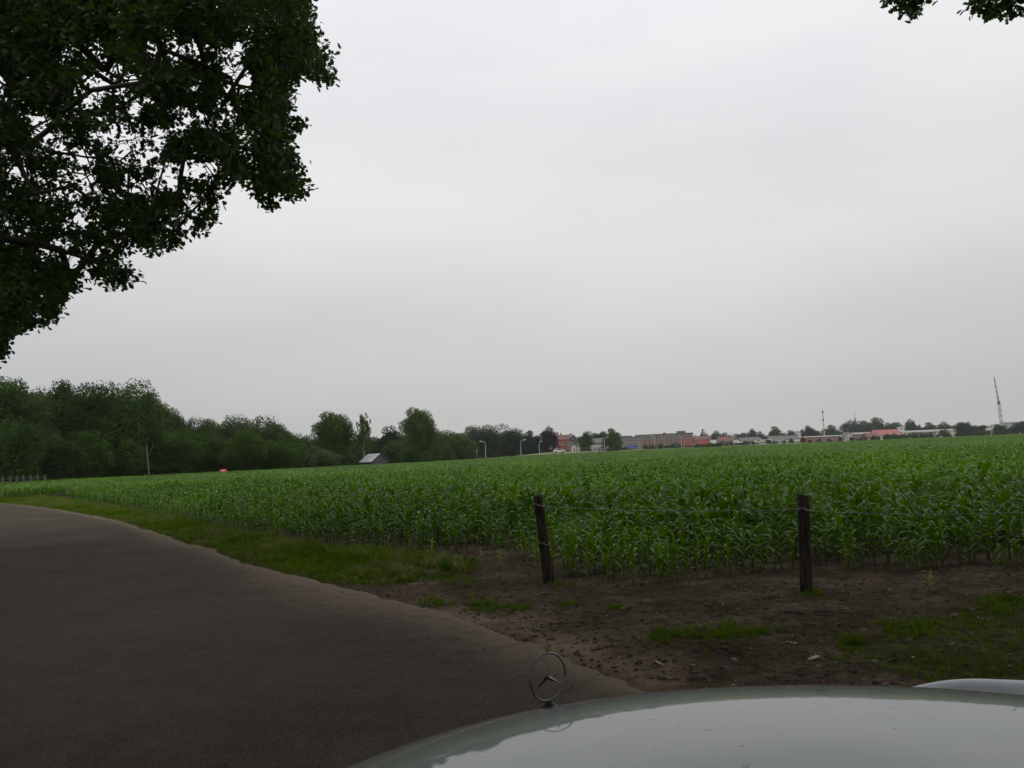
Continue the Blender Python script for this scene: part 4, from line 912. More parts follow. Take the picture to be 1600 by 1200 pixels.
town = [(859, 14, 668, 330, 'bushy', 'crown_copper', .02, 'purple leaved beech standing before the houses'), (842, 6, 676, 340, 'conifer', 'crown_blue', 0, 'thin dark conifer left of the purple beech'), (879, 9, 678, 420, 'round', 'crown_olive', .1, 'olive tree peeking right of the purple beech'),
        (893, 9, 680, 430, 'round', 'crown_blue', .05, 'dark small tree before the grey gabled house'), (916, 11, 673, 360, 'fine', 'crown_dark', .03, 'round green tree between two gabled houses'), (935, 13, 673, 470, 'round', 'crown_blue', .05, 'dull tree left of the dark paired tree'),
        (957, 13, 669, 350, 'bushy', 'crown_dark', .03, 'dark tall tree left of the flat grey building'), (964, 6, 690, 345, 'fine', 'crown_olive', 0, 'olive bush at the foot of the dark tall tree'), (1100, 10, 667, 700, 'conifer', 'crown_dark', 0, 'pointed tree rising behind the red roofed row'),
        (1122, 9, 675, 690, 'round', 'crown_olive', 0, 'olive tree right of the red roofed row'), (1137, 10, 676, 760, 'round', 'crown_blue', 0, 'low bluish tree behind the red roofs'), (1155, 11, 676, 760, 'round', 'crown_blue', 0, 'low bluish tree left of the paired dark trees'),
        (1175, 8, 671, 740, 'bushy', 'crown_blue', 0, 'left one of two paired dark trees over brown roofs'), (1191, 7, 674, 740, 'round', 'crown_blue', 0, 'right one of two paired dark trees over brown roofs'), (1212, 9, 666, 700, 'bushy', 'crown_dark', 0, 'tall upright tree over the flat white buildings'),
        (1234, 9, 674, 760, 'round', 'crown_blue', 0, 'small tree right of the tall upright tree'), (1262, 10, 666, 690, 'bushy', 'crown_blue', 0, 'dark tree left of the white radio mast'), (1275, 7, 670, 700, 'round', 'crown_blue', 0, 'dark tree just left of the radio mast foot'), (1255, 6, 680, 520, 'conifer', 'crown_blue', 0, 'dark conifer at the left end of the long brick hall'),
        (1302, 13, 664, 720, 'round', 'crown_dark', 0, 'broad tree right of the radio mast'), (1330, 15, 658, 800, 'bushy', 'crown_blue', 0, 'dark tree left of the church spire'), (1352, 16, 655, 820, 'bushy', 'crown_dark', 0, 'dark tree right of the church spire'), (1373, 17, 652, 800, 'round', 'crown_dark', 0, 'highest tree of the wooded rise'),
        (1396, 14, 657, 800, 'bushy', 'crown_dark', 0, 'last tree on the right of the wooded rise'), (1425, 9, 656, 700, 'bushy', 'crown_blue', 0, 'round tree right of the small white tower'), (1436, 5, 664, 700, 'round', 'crown_blue', 0, 'low tree beside the round tree by the tower'), (1453, 10, 660, 720, 'bushy', 'crown_blue', 0, 'dark tree above the long flat roof, middle'),
        (1475, 9, 661, 740, 'round', 'crown_blue', 0, 'bluish tree above the long flat roof, right'), (1426, 5, 676, 560, 'round', 'crown_dark', 0, 'small tree against the cream wall'), (1388, 5, 678, 560, 'fine', 'crown_dark', 0, 'shrubby small tree before the cream wall under the pink roof'), (1475, 6, 671, 560, 'fine', 'crown_dark', 0, 'dark tree before the right end of the long flat building'),
        (1507, 13, 657, 560, 'bushy', 'crown_blue', 0, 'big dark round tree right of the long flat building'), (1530, 11, 664, 600, 'round', 'crown_blue', 0, 'dark tree right of the big round tree'), (1562, 10, 662, 560, 'bushy', 'crown_blue', 0, 'dark tree below the crane'), (1580, 8, 666, 600, 'round', 'crown_blue', 0, 'low tree right of the crane'),
        (1597, 10, 657, 560, 'round', 'crown_blue', 0, 'dark tree at the right frame edge'), (1625, 14, 660, 600, 'bushy', 'crown_blue', 0, 'dark tree cut by the right frame edge')]
for (px, hw, top, D, k_, m_, low, lab) in town: tree(px, hw*1.12, top-1.2, D, k_, m_, lab, GT, low=low)
pp, ss = [], []
for _ in range(120):
    px = random.uniform(440, 850); D = random.uniform(195, 240) if px < 725 else random.uniform(335, 390); topy = np.interp(px, [440, 500, 620, 700, 780, 850], [682, 684, 680, 678, 676, 682]) + random.uniform(0, 14)
    h = zt(px, topy, D); pp.append((gx(px, D), D, h*0.42)); ss.append(h*0.62)
scatter('distant_wood', CR['round'], np.array(pp), np.column_stack([np.zeros((len(pp), 2)), rng.uniform(0, 6.28, len(pp))]), np.array(ss), 'continuous dark belt of far trees behind the oaks and the shed', 'wood')
# hedges and scrub between field and town, one mass
pp, ss = [], []
for _ in range(260):
    px = random.uniform(850, 1640); D = random.uniform(500, 680) if px > 1080 else random.uniform(440, 640)
    h = random.uniform(2.0, 3.6); pp.append((gx(px, D), D, h*0.45)); ss.append(h*0.55)
for _ in range(70):
    px = random.choice([random.uniform(838, 985), random.uniform(1088, 1125)]); D = random.uniform(355, 420); h = random.uniform(1.4, 2.6); pp.append((gx(px, D), D, h*0.45)); ss.append(h*0.5)
for _ in range(300):
    px = random.uniform(1090, 1640); D = random.uniform(840, 900); h = random.uniform(6, 11); pp.append((gx(px, D), D, h*0.4)); ss.append(h*0.55)
scatter('scrub_trees', CR['round'], np.array(pp), np.column_stack([np.zeros((len(pp), 2)), rng.uniform(0, 6.28, len(pp))]), np.array(ss), 'low scrub and far tree belt around the distant town', 'scrub')

# ------------------------------------------------------------------ town buildings
def unit_window():
    mb = MB(); mb.box(-.5, .5, -0.06, 0.0, 0, .07); mb.box(-.5, .5, -0.06, 0, .93, 1); mb.box(-.5, -.42, -.06, 0, .07, .93); mb.box(.42, .5, -.06, 0, .07, .93); mb.box(-.03, .03, -.06, 0, .07, .93)
    fm = mb.mesh('window', M['white']); pm = MB().add([(-.42, -.025, .07), (-.03, -.025, .07), (-.03, -.025, .93), (-.42, -.025, .93), (.03, -.025, .07), (.42, -.025, .07), (.42, -.025, .93), (.03, -.025, .93)], [(0, 1, 2, 3), (4, 5, 6, 7)]).mesh('pane', M['glass'])
    return fm, pm
WIN, PANE = unit_window()
def window(root, x, y, z, w, h, pane=True):
    f = link('window', WIN, root); f.location = (x, y, z); f.scale = (w, 1, h)
    p = link('pane', PANE, f)
    return f
def house(name, label, px0, px1, eave, ridge, D, depth, wall, roof, style='ridge_x', rows=2, cols=3, cat='house', group=None, ww=1.3, wh=1.3, rz=0.0, chimney=0):
    """eave and ridge are photo rows; style ridge_x: roof slope faces us, gable: gable end faces us, flat"""
    xc = gx((px0+px1)/2, D); w = (px1-px0)*D/F; ze = zt((px0+px1)/2, eave, D); zr = zt((px0+px1)/2, ridge, D)
    root = empty(name, (xc, D, 0), rz, label, cat, group); hw = w/2
    if style == 'gable':
        mb = MB().box(-hw, hw, 0, depth, -0.2, ze); mb.add([(-hw, 0, ze), (hw, 0, ze), (0, 0, zr), (-hw, depth, ze), (hw, depth, ze), (0, depth, zr)], [(0, 1, 2), (4, 3, 5)])
        mb.build('wall', M[wall], root)
        t = 0.25; k_ = (zr-ze)/hw; o_ = 0.4
        rb = MB()
        for s in (-1, 1):
            A_ = [(0, -o_, zr+t), (s*(hw+o_), -o_, ze-k_*o_+t), (s*(hw+o_), depth+o_, ze-k_*o_+t), (0, depth+o_, zr+t)]
            rb.add(A_ + [(a_[0], a_[1], a_[2]-t*0.8) for a_ in A_], [(0, 1, 2, 3), (7, 6, 5, 4), (0, 4, 5, 1), (1, 5, 6, 2), (2, 6, 7, 3)])
        rf = rb.build('roof', M[roof], root)
    elif style == 'ridge_x':
        MB().box(-hw, hw, 0, depth, -0.2, ze).add([(-hw, 0, ze), (-hw, depth, ze), (-hw, depth/2, zr), (hw, 0, ze), (hw, depth, ze), (hw, depth/2, zr)], [(0, 2, 1), (3, 4, 5)]).build('wall', M[wall], root)
        t, o_ = 0.25, 0.35; k_ = (zr-ze)/(depth/2); rb = MB()
        for (ya, yb) in ((-o_, depth/2), (depth+o_, depth/2)):
            za = ze-k_*o_+t
            A_ = [(-hw-o_, ya, za), (hw+o_, ya, za), (hw+o_, yb, zr+t), (-hw-o_, yb, zr+t)]
            rb.add(A_ + [(a_[0], a_[1], a_[2]-t*0.8) for a_ in A_], [(0, 1, 2, 3), (7, 6, 5, 4), (0, 4, 5, 1), (1, 5, 6, 2), (3, 7, 4, 0)])
        rf = rb.build('roof', M[roof], root)
    else:
        MB().box(-hw, hw, 0, depth, -0.2, ze).build('wall', M[wall], root)
        rf = MB().box(-hw-0.3, hw+0.3, -0.3, depth+0.3, ze+0.003, max(zr, ze+0.3)).build('roof', M[roof], root)
    for k in range(chimney):
        cx_ = (-hw+1.2) if k % 2 == 0 else hw-1.2
        MB().box(cx_-.35, cx_+.35, depth/2-.35, depth/2+.35, zr-0.8, zr+1.1).build('chimney', M['brick'], rf)
    st = ze/max(rows, 1)
    for r_ in range(rows):
        for c_ in range(cols):
            window(root, -hw+w*(c_+0.5)/cols, -0.003, st*r_+st*0.32, min(ww, w/cols*0.7), min(wh, st*0.55))
    return root
GH = 'houses of the distant town'
house('brick_house', 'red brick gabled house right of the purple beech', 874, 889, 687, 680, 400, 9, 'brick_bright', 'tile_red', 'ridge_x', 2, 2, group=GH, chimney=1)
house('gabled_house', 'dark gabled house with grey slate roof left of the round green tree', 886, 897, 690, 683, 395, 8, 'brick_brown', 'slate', 'gable', 2, 2, group=GH)
house('long_house', 'long grey roofed house behind the round green tree', 896, 926, 691, 683, 430, 9, 'offwhite', 'slate', 'ridge_x', 2, 4, group=GH, chimney=1)
house('brick_house', 'brown brick house between the round tree and the dark tree', 926, 946, 692, 685, 410, 9, 'brick_brown', 'slate', 'ridge_x', 2, 3, group=GH)
house('low_shed', 'small white walled kiosk beside a lamp before the houses', 894, 900, 697, 696, 340, 3, 'white', 'concrete', 'flat', 1, 1, cat='kiosk', ww=0.6)
house('low_building', 'low pale shelter left of the dark tall tree', 926, 938, 697.5, 696, 345, 5, 'concrete', 'white', 'flat', 1, 3, cat='building')
house('low_building', 'low brown building with white roof edge left of the purple beech', 822, 835, 701, 699.5, 345, 6, 'brick_brown', 'white', 'flat', 1, 3, cat='building')
house('flat_building', 'flat roofed grey brick building with a white window band', 968, 999, 684, 682.5, 560, 14, 'brick_brown', 'slate', 'flat', 4, 8, cat='building', ww=1.6)
house('roof_block', 'higher grey block rising behind the flat grey building', 970, 988, 682, 681, 590, 10, 'upper', 'slate', 'flat', 4, 4, cat='building')
# the long brick apartment block
D = 620; sc_px = D/F; xA, xB = gx(998, D), gx(1084, D); wA = xB-xA; zT = zt(1040, 678.5, D); zM = zT*0.66
ap = empty('apartment_block', ((xA+xB)/2, D, 0), 0, 'long brick apartment block with dark top storey and pale balcony columns', 'apartment block')
MB().box(-wA/2, wA/2, 0, 16, -.2, zM).build('wall', M['brick'], ap); MB().box(-wA/2, wA/2, 0.25, 16, zM+0.003, zT).build('upper_storey', M['upper'], ap)
rf = MB().box(-wA/2-.3, wA/2+.3, -.1, 16.3, zT+.003, zT+.4).build('roof', M['slate'], ap); MB().box(wA*.24, wA*.38, 3, 9, zT+.4, zT+1.9).build('lift_house', M['upper'], rf); MB().box(-wA*.02, wA*.02, 3, 7, zT+.4, zT+1.2).build('vent', M['upper'], rf)
nbay = 15
for c_ in range(nbay):
    x = -wA/2+wA*(c_+.5)/nbay
    for r_ in range(3): window(ap, x, -.003, zM/3*r_+.8, 1.5, 1.6)
    window(ap, x, .247, zM+.7, 1.5, 1.9)
for c_ in range(8):
    x = -wA/2+wA*(c_+.93)/8.4; col = MB().box(x-.2, x+.2, -1.3, -.01, 0, zM+2.6).build('balcony_column', M['balcony'], ap)
    for r_ in range(3): MB().box(x-.95, x-.205, -1.3, -.07, zM/3*(r_+1)-.2, zM/3*(r_+1)+.65).build('balcony', M['balcony'], col)
MB().box(wA*.30, wA/2+.003, -1.2, -.003, 0, zM*1.0).build('brick_bay', M['brick_bright'], ap)
house('terraced_houses', 'terrace with long red tiled roof right of the apartment block', 1086, 1112, 687, 681.5, 600, 9, 'brick', 'tile_red', 'ridge_x', 2, 7, cat='terrace', chimney=2)
house('terraced_houses', 'terrace with red roof right of the white van', 1124, 1146, 689, 682.5, 610, 9, 'brick_brown', 'tile_red', 'ridge_x', 2, 6, cat='terrace', chimney=2)
house('gabled_house', 'grey gabled house at the end of the second red terrace', 1146, 1157, 688, 681, 600, 9, 'brick_brown', 'slate', 'gable', 2, 2, group=GH)
house('terraced_houses', 'brown terrace with grey roof under the paired dark trees', 1157, 1190, 689, 683.5, 640, 9, 'brick_brown', 'slate', 'ridge_x', 2, 8, cat='terrace', chimney=2)
house('flat_building', 'pale low flat building right of the brown terrace', 1192, 1204, 688, 686.5, 560, 9, 'concrete', 'white', 'flat', 1, 4, cat='building')
house('terraced_houses', 'grey roofed terrace under the tall upright tree', 1203, 1250, 686.5, 681, 660, 9, 'brick_brown', 'slate', 'ridge_x', 2, 10, cat='terrace', chimney=2)
house('white_building', 'low white building in front of the grey roofed terrace', 1211, 1226, 689, 687, 560, 8, 'white', 'concrete', 'flat', 1, 5, cat='building')
house('white_building', 'white low building left of the dark conifer', 1230, 1249, 689, 687, 560, 8, 'offwhite', 'white', 'flat', 1, 6, cat='building')
house('white_block', 'white block with pale roof half hidden behind small trees', 1240, 1254, 674, 673, 820, 10, 'white', 'white', 'flat', 5, 4, cat='building')
house('brick_hall', 'long low brick hall with white flat roof below the radio mast', 1263, 1324, 682, 680.5, 560, 18, 'brick', 'white', 'flat', 1, 10, cat='hall', ww=1.8)
house('gabled_house', 'sandy gabled house right of the long brick hall', 1321, 1334, 683, 675.5, 540, 9, 'offwhite', 'slate', 'gable', 2, 2, group=GH)
house('white_hall', 'brown hall with bright white roof left of the pink roof', 1336, 1360, 678, 675.5, 600, 14, 'brick_brown', 'white', 'flat', 1, 5, cat='hall')
house('brown_house', 'brown house at the left foot of the pink roof', 1356, 1374, 683, 676.5, 560, 9, 'brick_brown', 'tile_red', 'ridge_x', 1, 4, group=GH)
house('pink_roof_hall', 'hall with pinkish red roof and cream wall', 1371, 1410, 680, 671.5, 580, 14, 'offwhite', 'tile_pink', 'ridge_x', 1, 7, cat='hall', ww=1.8)
house('white_tower', 'small square white tower at the right end of the pink roof', 1406, 1413, 667.5, 667, 590, 3, 'white', 'white', 'flat', 3, 1, cat='tower')
house('flat_hall', 'long cream flat roofed hall right of the white tower', 1412, 1494, 674, 671.5, 600, 18, 'offwhite', 'white', 'flat', 2, 14, cat='hall', ww=2.0)
house('brown_wing', 'low brown glazed wing before the long cream hall', 1441, 1462, 675, 674, 570, 8, 'brick_brown', 'concrete', 'flat', 1, 5, cat='building', ww=1.8, wh=2.4)
house('white_block', 'white block left of the crane between dark trees', 1538, 1556, 666, 665, 640, 10, 'white', 'concrete', 'flat', 3, 4, cat='building')
house('grey_flats', 'pale grey flats right of the crane', 1577, 1598, 660, 659, 760, 12, 'concrete', 'concrete', 'flat', 5, 6, cat='apartment block')

# church spire
D = 810; x = gx(1338, D); zs = zt(1338, 650, D)
ch = empty('church_tower', (x, D, 0), 0, 'dark church spire rising from the wooded skyline', 'church')
MB().box(-2.2, 2.2, -2.2, 2.2, -.2, zs*.62).build('tower', M['brick_brown'], ch)
MB().add([(-2.4, -2.4, zs*.62), (2.4, -2.4, zs*.62), (2.4, 2.4, zs*.62), (-2.4, 2.4, zs*.62), (-.9, -.9, zs*.75), (.9, -.9, zs*.75), (.9, .9, zs*.75), (-.9, .9, zs*.75), (0, 0, zs)], [(3, 2, 1, 0), (0, 1, 5, 4), (1, 2, 6, 5), (2, 3, 7, 6), (3, 0, 4, 7), (4, 5, 8), (5, 6, 8), (6, 7, 8), (7, 4, 8)]).build('spire', M['slate'], ch)
MB().tube([(0, 0, zs-.3), (0, 0, zs+2.6)], 0.12, 6).box(-.8, .8, -.1, .1, zs+1.4, zs+1.65).build('cross', M['dark_metal'], ch)
# radio mast
D = 650; x = gx(1288.5, D); zs = zt(1288.5, 640, D); mast = empty('radio_mast', (x, D, 0), 0, 'tall slender grey white mast above the brick hall', 'mast')
MB().tube([(0, 0, -.2), (0, 0, zs*.5), (0, 0, zs)], [0.55, 0.42, 0.25], 8).build('pole', M['metal_grey'], mast)
for k in range(4): MB().tube([(0, 0, zs*(.55+.12*k)), (0, 0, zs*(.55+.12*k)+1.2)], 0.62, 8).build('antenna', M['dark_metal' if k % 2 else 'white'], mast)
# mobile crane boom
D = 800
P0, P1, P2 = at(1566, 672, D), at(1560.5, 629, D), at(1553, 588, D); P0.z = max(P0.z, 4)
cr = empty('crane', (P0.x, D, 0), 0, 'tall leaning red and white lattice crane above the trees', 'crane'); cl = Vector(cr.location)
def lattice(a_, b_, w0, w1, n, mats, parent, name):
    d_ = (b_-a_).normalized(); u = Vector((1, 0, 0)); u = (u-d_*u.dot(d_)).normalized(); v = d_.cross(u)
    for i in range(n):
        t0, t1 = i/n, (i+1)/n; mb = MB(); c = [a_.lerp(b_, t) for t in (t0, t1)]; ws_ = [w0+(w1-w0)*t for t in (t0, t1)]
        q_ = [[c[j]+(u*s1+v*s2)*ws_[j]/2-cl for s1, s2 in ((-1, -1), (1, -1), (1, 1), (-1, 1))] for j in (0, 1)]
        for k in range(4):
            mb.tube([q_[0][k], q_[1][k]], 0.11, 4); mb.tube([q_[0][k], q_[1][(k+1) % 4]], 0.06, 4); mb.tube([q_[0][(k+1) % 4], q_[1][k]], 0.06, 4); mb.tube([q_[1][k], q_[1][(k+1) % 4]], 0.07, 4)
        mb.build(name, M[mats[i % len(mats)]], parent)
lattice(P0, P1, 1.9, 1.8, 9, ('crane_red', 'concrete'), cr, 'mast_section'); lattice(P1, P2, 1.2, 0.35, 9, ('concrete', 'crane_red'), cr, 'jib_section')
MB().box(-.8, .8, -.8, .8, -1.6, 1.6).build('slewing_head', M['crane_red'], cr).location = P1-cl
MB().box(-4, 4, -2, 2, -.2, 3.0).build('carrier', M['crane_red'], cr)

# ------------------------------------------------------------------ street lamps, poles, fences, vehicles
def lamp(px, top, D, side, label, reach=1.4):
    x = gx(px, D); h = zt(px, top, D); root = empty('street_lamp', (x, D, 0), 0, label, 'street lamp', 'street lamps along the far road')
    MB().tube([(0, 0, -.1), (0, 0, h*.5), (0, 0, h-.9)], [.11, .09, .07], 8).build('pole', M['metal_grey'], root)
    MB().tube([(0, 0, h-.9), (side*.12, 0, h-.4), (side*.45, 0, h-.1), (side*reach*.75, 0, h)], .065, 6).build('arm', M['metal_grey'], root)
    MB().add([(side*reach*.7, -.14, h-.06), (side*(reach+.25), -.12, h-.02), (side*(reach+.25), .12, h-.02), (side*reach*.7, .14, h-.06), (side*reach*.7, -.12, h+.12), (side*(reach+.2), -.08, h+.1), (side*(reach+.2), .08, h+.1), (side*reach*.7, .12, h+.12)], [(0, 1, 2, 3), (7, 6, 5, 4), (0, 4, 5, 1), (1, 5, 6, 2), (2, 6, 7, 3), (3, 7, 4, 0)]).build('lamp_head', M['white'], root)
lamp(759, 689.5, 250, -1, 'curved street lamp right of the olive bushy tree')
lamp(814, 687.5, 260, 1, 'street lamp before the dark tree stepping down')
lamp(843, 690, 300, 1, 'street lamp just left of the purple beech', .8)
lamp(899, 685, 330, -1, 'street lamp before the grey gabled houses', .9)
lamp(945, 683.5, 340, 1, 'street lamp left of the dark tall tree')
lamp(1023, 680.5, 380, -1, 'street lamp before the left half of the apartment block')
lamp(1065, 681, 400, -1, 'street lamp before the right half of the apartment block', 1.0)
lamp(1132, 690, 480, 1, 'short street lamp right of the white van', .9)
def bollard(px, top, D, r_, mat, label):
    root = empty('marker_post', (gx(px, D), D, 0), 0, label, 'post', 'posts along the far road'); h = zt(px, top, D)
    MB().tube([(0, 0, -.1), (0, 0, h-.05), (0, 0, h)], [r_, r_, r_*.6], 8).build('shaft', M[mat], root); MB().tube([(0, 0, h-.45), (0, 0, h-.25)], r_*1.08, 8).build('band', M['white' if mat != 'white' else 'dark_metal'], root)
bollard(745.5, 699, 248, .16, 'metal_grey', 'stout pale post left of the curved street lamp'); bollard(936, 697.5, 345, .32, 'dark_metal', 'dark post left of the street lamp by the dark tree'); bollard(950, 697, 345, .35, 'dark_metal', 'dark post under the dark tall tree')
bollard(1024, 694, 380, .36, 'dark_metal', 'dark post at the foot of the apartment block lamp'); bollard(1056, 694.5, 385, .3, 'dark_metal', 'dark post before the middle of the apartment block'); bollard(1085, 693.5, 390, .3, 'dark_metal', 'dark post left of the red trailer cover'); bollard(1117, 694, 420, .3, 'dark_metal', 'dark post before the white van'); bollard(1147, 693, 430, .28, 'dark_metal', 'dark post before the grey gabled terrace end'); bollard(878, 700, 320, .2, 'dark_metal', 'dark thin post beside the white car')
bollard(1317, 686.5, 380, .45, 'dark_metal', 'stubby dark post before the right end of the brick hall')
# red board near the wood
rb = empty('marker_board', (gx(349, 96), 96, 0), 0, 'small bright red board standing over the corn before the wood', 'board')
hz_ = zt(349, 733, 96); MB().tube([(0, 0.05, -.1), (0, 0.05, hz_-.1)], .035, 6).build('leg', M['dark_metal'], rb); MB().box(-.36, .36, -.03, .03, hz_-.32, hz_).build('panel', M['hot_red'], rb); MB().box(-.14, .16, -.036, -.031, hz_-.2, hz_-.1).build('stripe', M['white'], rb)
# paddock fence at the far left
pf = empty('paddock_fence', (gx(0, 66), 66, 0), 0, 'grey wooden post and rail fence at the far left before the wood', 'fence')
xs = [gx(p, 66+i*1.1)-pf.location.x for i, p in enumerate(range(-40, 74, 11))]
pm = MB().box(-.07, .07, -.05, .05, -.1, 1.18).mesh('fence_post', M['shed_wood'])
for i, x in enumerate(xs): o = link('fence_post', pm, pf); o.location = (x, i*1.1, random.uniform(-.05, .05)); o.rotation_euler = (0, random.gauss(0, .03), 0)
for zr_ in (.55, .95):
    MB().tube([(x, i*1.1-.08, zr_) for i, x in enumerate(xs)], .035, 4).build('rail', M['shed_wood'], pf)
# grey shed
D = 140; sx = gx(585, D); zr = zt(594, 708.5, D); sh = empty('shed', (sx, D, 0), R(42), 'small grey shed with corrugated pitched roof at the corn edge', 'shed')
hw, dp, ze = 1.45, 3.2, zr-1.05
MB().box(-hw, hw, -dp/2, dp/2, -.1, ze).add([(-hw, -dp/2, ze), (hw, -dp/2, ze), (0, -dp/2, zr-.06), (-hw, dp/2, ze), (hw, dp/2, ze), (0, dp/2, zr-.06)], [(0, 1, 2), (4, 3, 5)]).build('wall', M['shed_wood'], sh)
rf = empty('roof', (0, 0, 0)); rf.parent = sh
for s in (-1, 1):
    for k in range(5):
        y0 = -dp/2-.25+k*(dp+.5)/5; y1 = y0+(dp+.5)/5-.015; mb = MB(); n = 8; pts = []
        for j in range(n+1):
            yy = y0+(y1-y0)*j/n; zz = .03*math.cos(j*math.pi); pts += [(0, yy, zr+zz), (s*(hw+.3), yy, ze-.22+zz)]
        mb.add(pts, [(2*j, 2*j+1, 2*j+3, 2*j+2) for j in range(n)]).build('roof_sheet', M['shed_roof'], rf)
for k in range(7): MB().box(-hw+.02+k*hw*2/7, -hw+(k+1)*hw*2/7-.02, -dp/2-.025, -dp/2-.003, 0, ze).build('board', M['shed_wood'], sh)

def vehicle(px, D, rz, L_, H_, Wd, mat, label, kind='car', z0=0.0, cat='car'):
    root = empty('parked_' + kind, (gx(px, D), D, z0), rz, label, cat)
    if kind == 'car': prof = [(-.5, .25), (-.5, .55), (-.36, .62), (-.22, 1), (.16, 1), (.30, .64), (.47, .56), (.5, .25)]; gl = [(-.30, .66), (-.2, .95), (.14, .95), (.25, .66)]
    else: prof = [(-.5, .16), (-.5, 1), (.3, 1), (.42, .55), (.5, .5), (.5, .16)]; gl = [(.12, .58), (.12, .9), (.29, .9), (.385, .58)]
    n = len(prof); V_ = [(a_*L_, -Wd/2, b_*H_) for a_, b_ in prof] + [(a_*L_, Wd/2, b_*H_) for a_, b_ in prof]
    MB().add(V_, [list(range(n)), list(range(2*n-1, n-1, -1))] + [[i, n+i, n+(i+1) % n, (i+1) % n] for i in range(n)]).build('body', M[mat], root)
    for s in (-1, 1): m_ = len(gl); MB().add([(a_*L_, s*(Wd/2+.012), b_*H_) for a_, b_ in gl] + [(a_*L_, s*(Wd/2+.003), b_*H_) for a_, b_ in gl], [list(range(m_)), list(range(2*m_-1, m_-1, -1))] + [[i, m_+i, m_+(i+1) % m_, (i+1) % m_] for i in range(m_)]).build('window', M['glass'], root)
    for a_ in (-.32, .32):
        for s in (-1, 1):
            w_ = MB().tube([(a_*L_, s*(Wd/2-.2), .32), (a_*L_, s*(Wd/2+.02), .32)], .32, 14).build('wheel', M['tyre'], root); MB().tube([(a_*L_, s*(Wd/2+.022), .32), (a_*L_, s*(Wd/2+.03), .32)], .18, 10).build('rim', M['metal_grey'], w_)
# raised dry bank with the far road
pts_b = [(gx(p, d_), d_) for p, d_ in ((770, 262), (835, 300), (870, 322), (905, 340), (960, 352), (1030, 385), (1100, 410), (1180, 460), (1260, 520))]
hb = [0.1, 0.9, 1.3, 1.0, .8, .7, .7, .7, .6]
bv = []
for (x, y_), h in zip(pts_b, hb): bv += [(x, y_-7, -.1), (x, y_, h*.75), (x, y_+3, h), (x, y_+12, h*.9), (x, y_+30, -.1)]
bank = MB().add(bv, [[5*i+j, 5*(i+1)+j, 5*(i+1)+j+1, 5*i+j+1] for i in range(len(pts_b)-1) for j in range(4)]).build('embankment', M['bank'], None, True); tag(bank, kind='structure')
vehicle(874, 318, .1, 4.3, 1.45, 1.75, 'white', 'white car on the dry bank below the purple beech', 'car', .9)
vehicle(988, 375, .05, 4.6, 1.8, 1.9, 'blue_paint', 'blue van before the flat grey building', 'van', 1.0, 'van')
vehicle(1117, 415, .05, 3.6, 2.2, 1.9, 'white', 'white van right of the red trailer cover', 'van', 1.5, 'van')
vehicle(1185, 462, .0, 4.4, 1.5, 1.8, 'yellow_paint', 'pale yellow car before the brown terrace', 'car', 1.5)
vehicle(1153, 440, .0, 4.4, 1.9, 1.8, 'offwhite', 'pale delivery van before the grey gabled terrace end', 'van', 1.5, 'van')
# red covered trailer
tr = empty('covered_trailer', (gx(1099, 405), 405, 1.5), 0, 'bright red arched trailer cover at the foot of the red terrace', 'trailer')
n = 10; V_ = []
for yy in (-1.1, 1.1):
    V_ += [(-1.7, yy, .5)] + [(-1.7*math.cos(math.pi*j/n)**1 if abs(math.cos(math.pi*j/n)) < .8 else -1.7*math.copysign(1, math.cos(math.pi*j/n))*(.94+.06*abs(math.cos(math.pi*j/n))), yy, .9+1.0*math.sin(math.pi*j/n)**.5) for j in range(n+1)] + [(1.7, yy, .5)]
m_ = n+3; MB().add(V_, [list(range(m_))[::-1], list(range(m_, 2*m_))] + [[j, j+1, m_+j+1, m_+j] for j in range(m_-1)]).build('cover', M['red_paint'], tr)
MB().box(-1.75, 1.75, -1.12, 1.12, .38, .495).build('chassis', M['dark_metal'], tr)
for s in (-1, 1): MB().tube([(0, s*1.0, .3), (0, s*1.2, .3)], .3, 12).build('wheel', M['tyre'], tr)

# ------------------------------------------------------------------ the car we look out of: bonnet, wings and star
YAW = R(28)                                # heading, to the left of the camera
STAR = at(858, 1100, 1.33)
car = empty('parked_car', (STAR.x, STAR.y, 0), YAW, 'silver grey car with a star on its bonnet in the foreground', 'car')
# local frame: origin under the star, +y forward, +x right
ZS = STAR.z
def hood_z(x, y):
    """x across, y forward of the star"""
    t = np.maximum(0, y+0.57)
    return ZS - 0.004 - 0.20*x**2 - 0.02*y - 0.244*t**2 + 0.244*0.57**2
HW = 0.70
nx, ny = 90, 90
xs = np.linspace(-HW, HW, nx); ys = np.concatenate([np.linspace(-1.15, -0.3, 30), np.linspace(-0.29, 0.16, ny-30)])
X, Y = np.meshgrid(xs, ys)
Yb = Y - 0.22*(X/HW)**2*np.clip(Y+0.9, 0, 1.2)            # front edge swept back at the sides
Z = hood_z(X, Y)
V = np.stack([X.ravel(), Yb.ravel(), Z.ravel()], 1); idx = np.arange(nx*len(ys)).reshape(len(ys), nx)
q = np.stack([idx[:-1, :-1], idx[:-1, 1:], idx[1:, 1:], idx[1:, :-1]], -1).reshape(-1, 4)
hood = link('hood', mesh_np('hood', V, q, M['paint'], True), car)
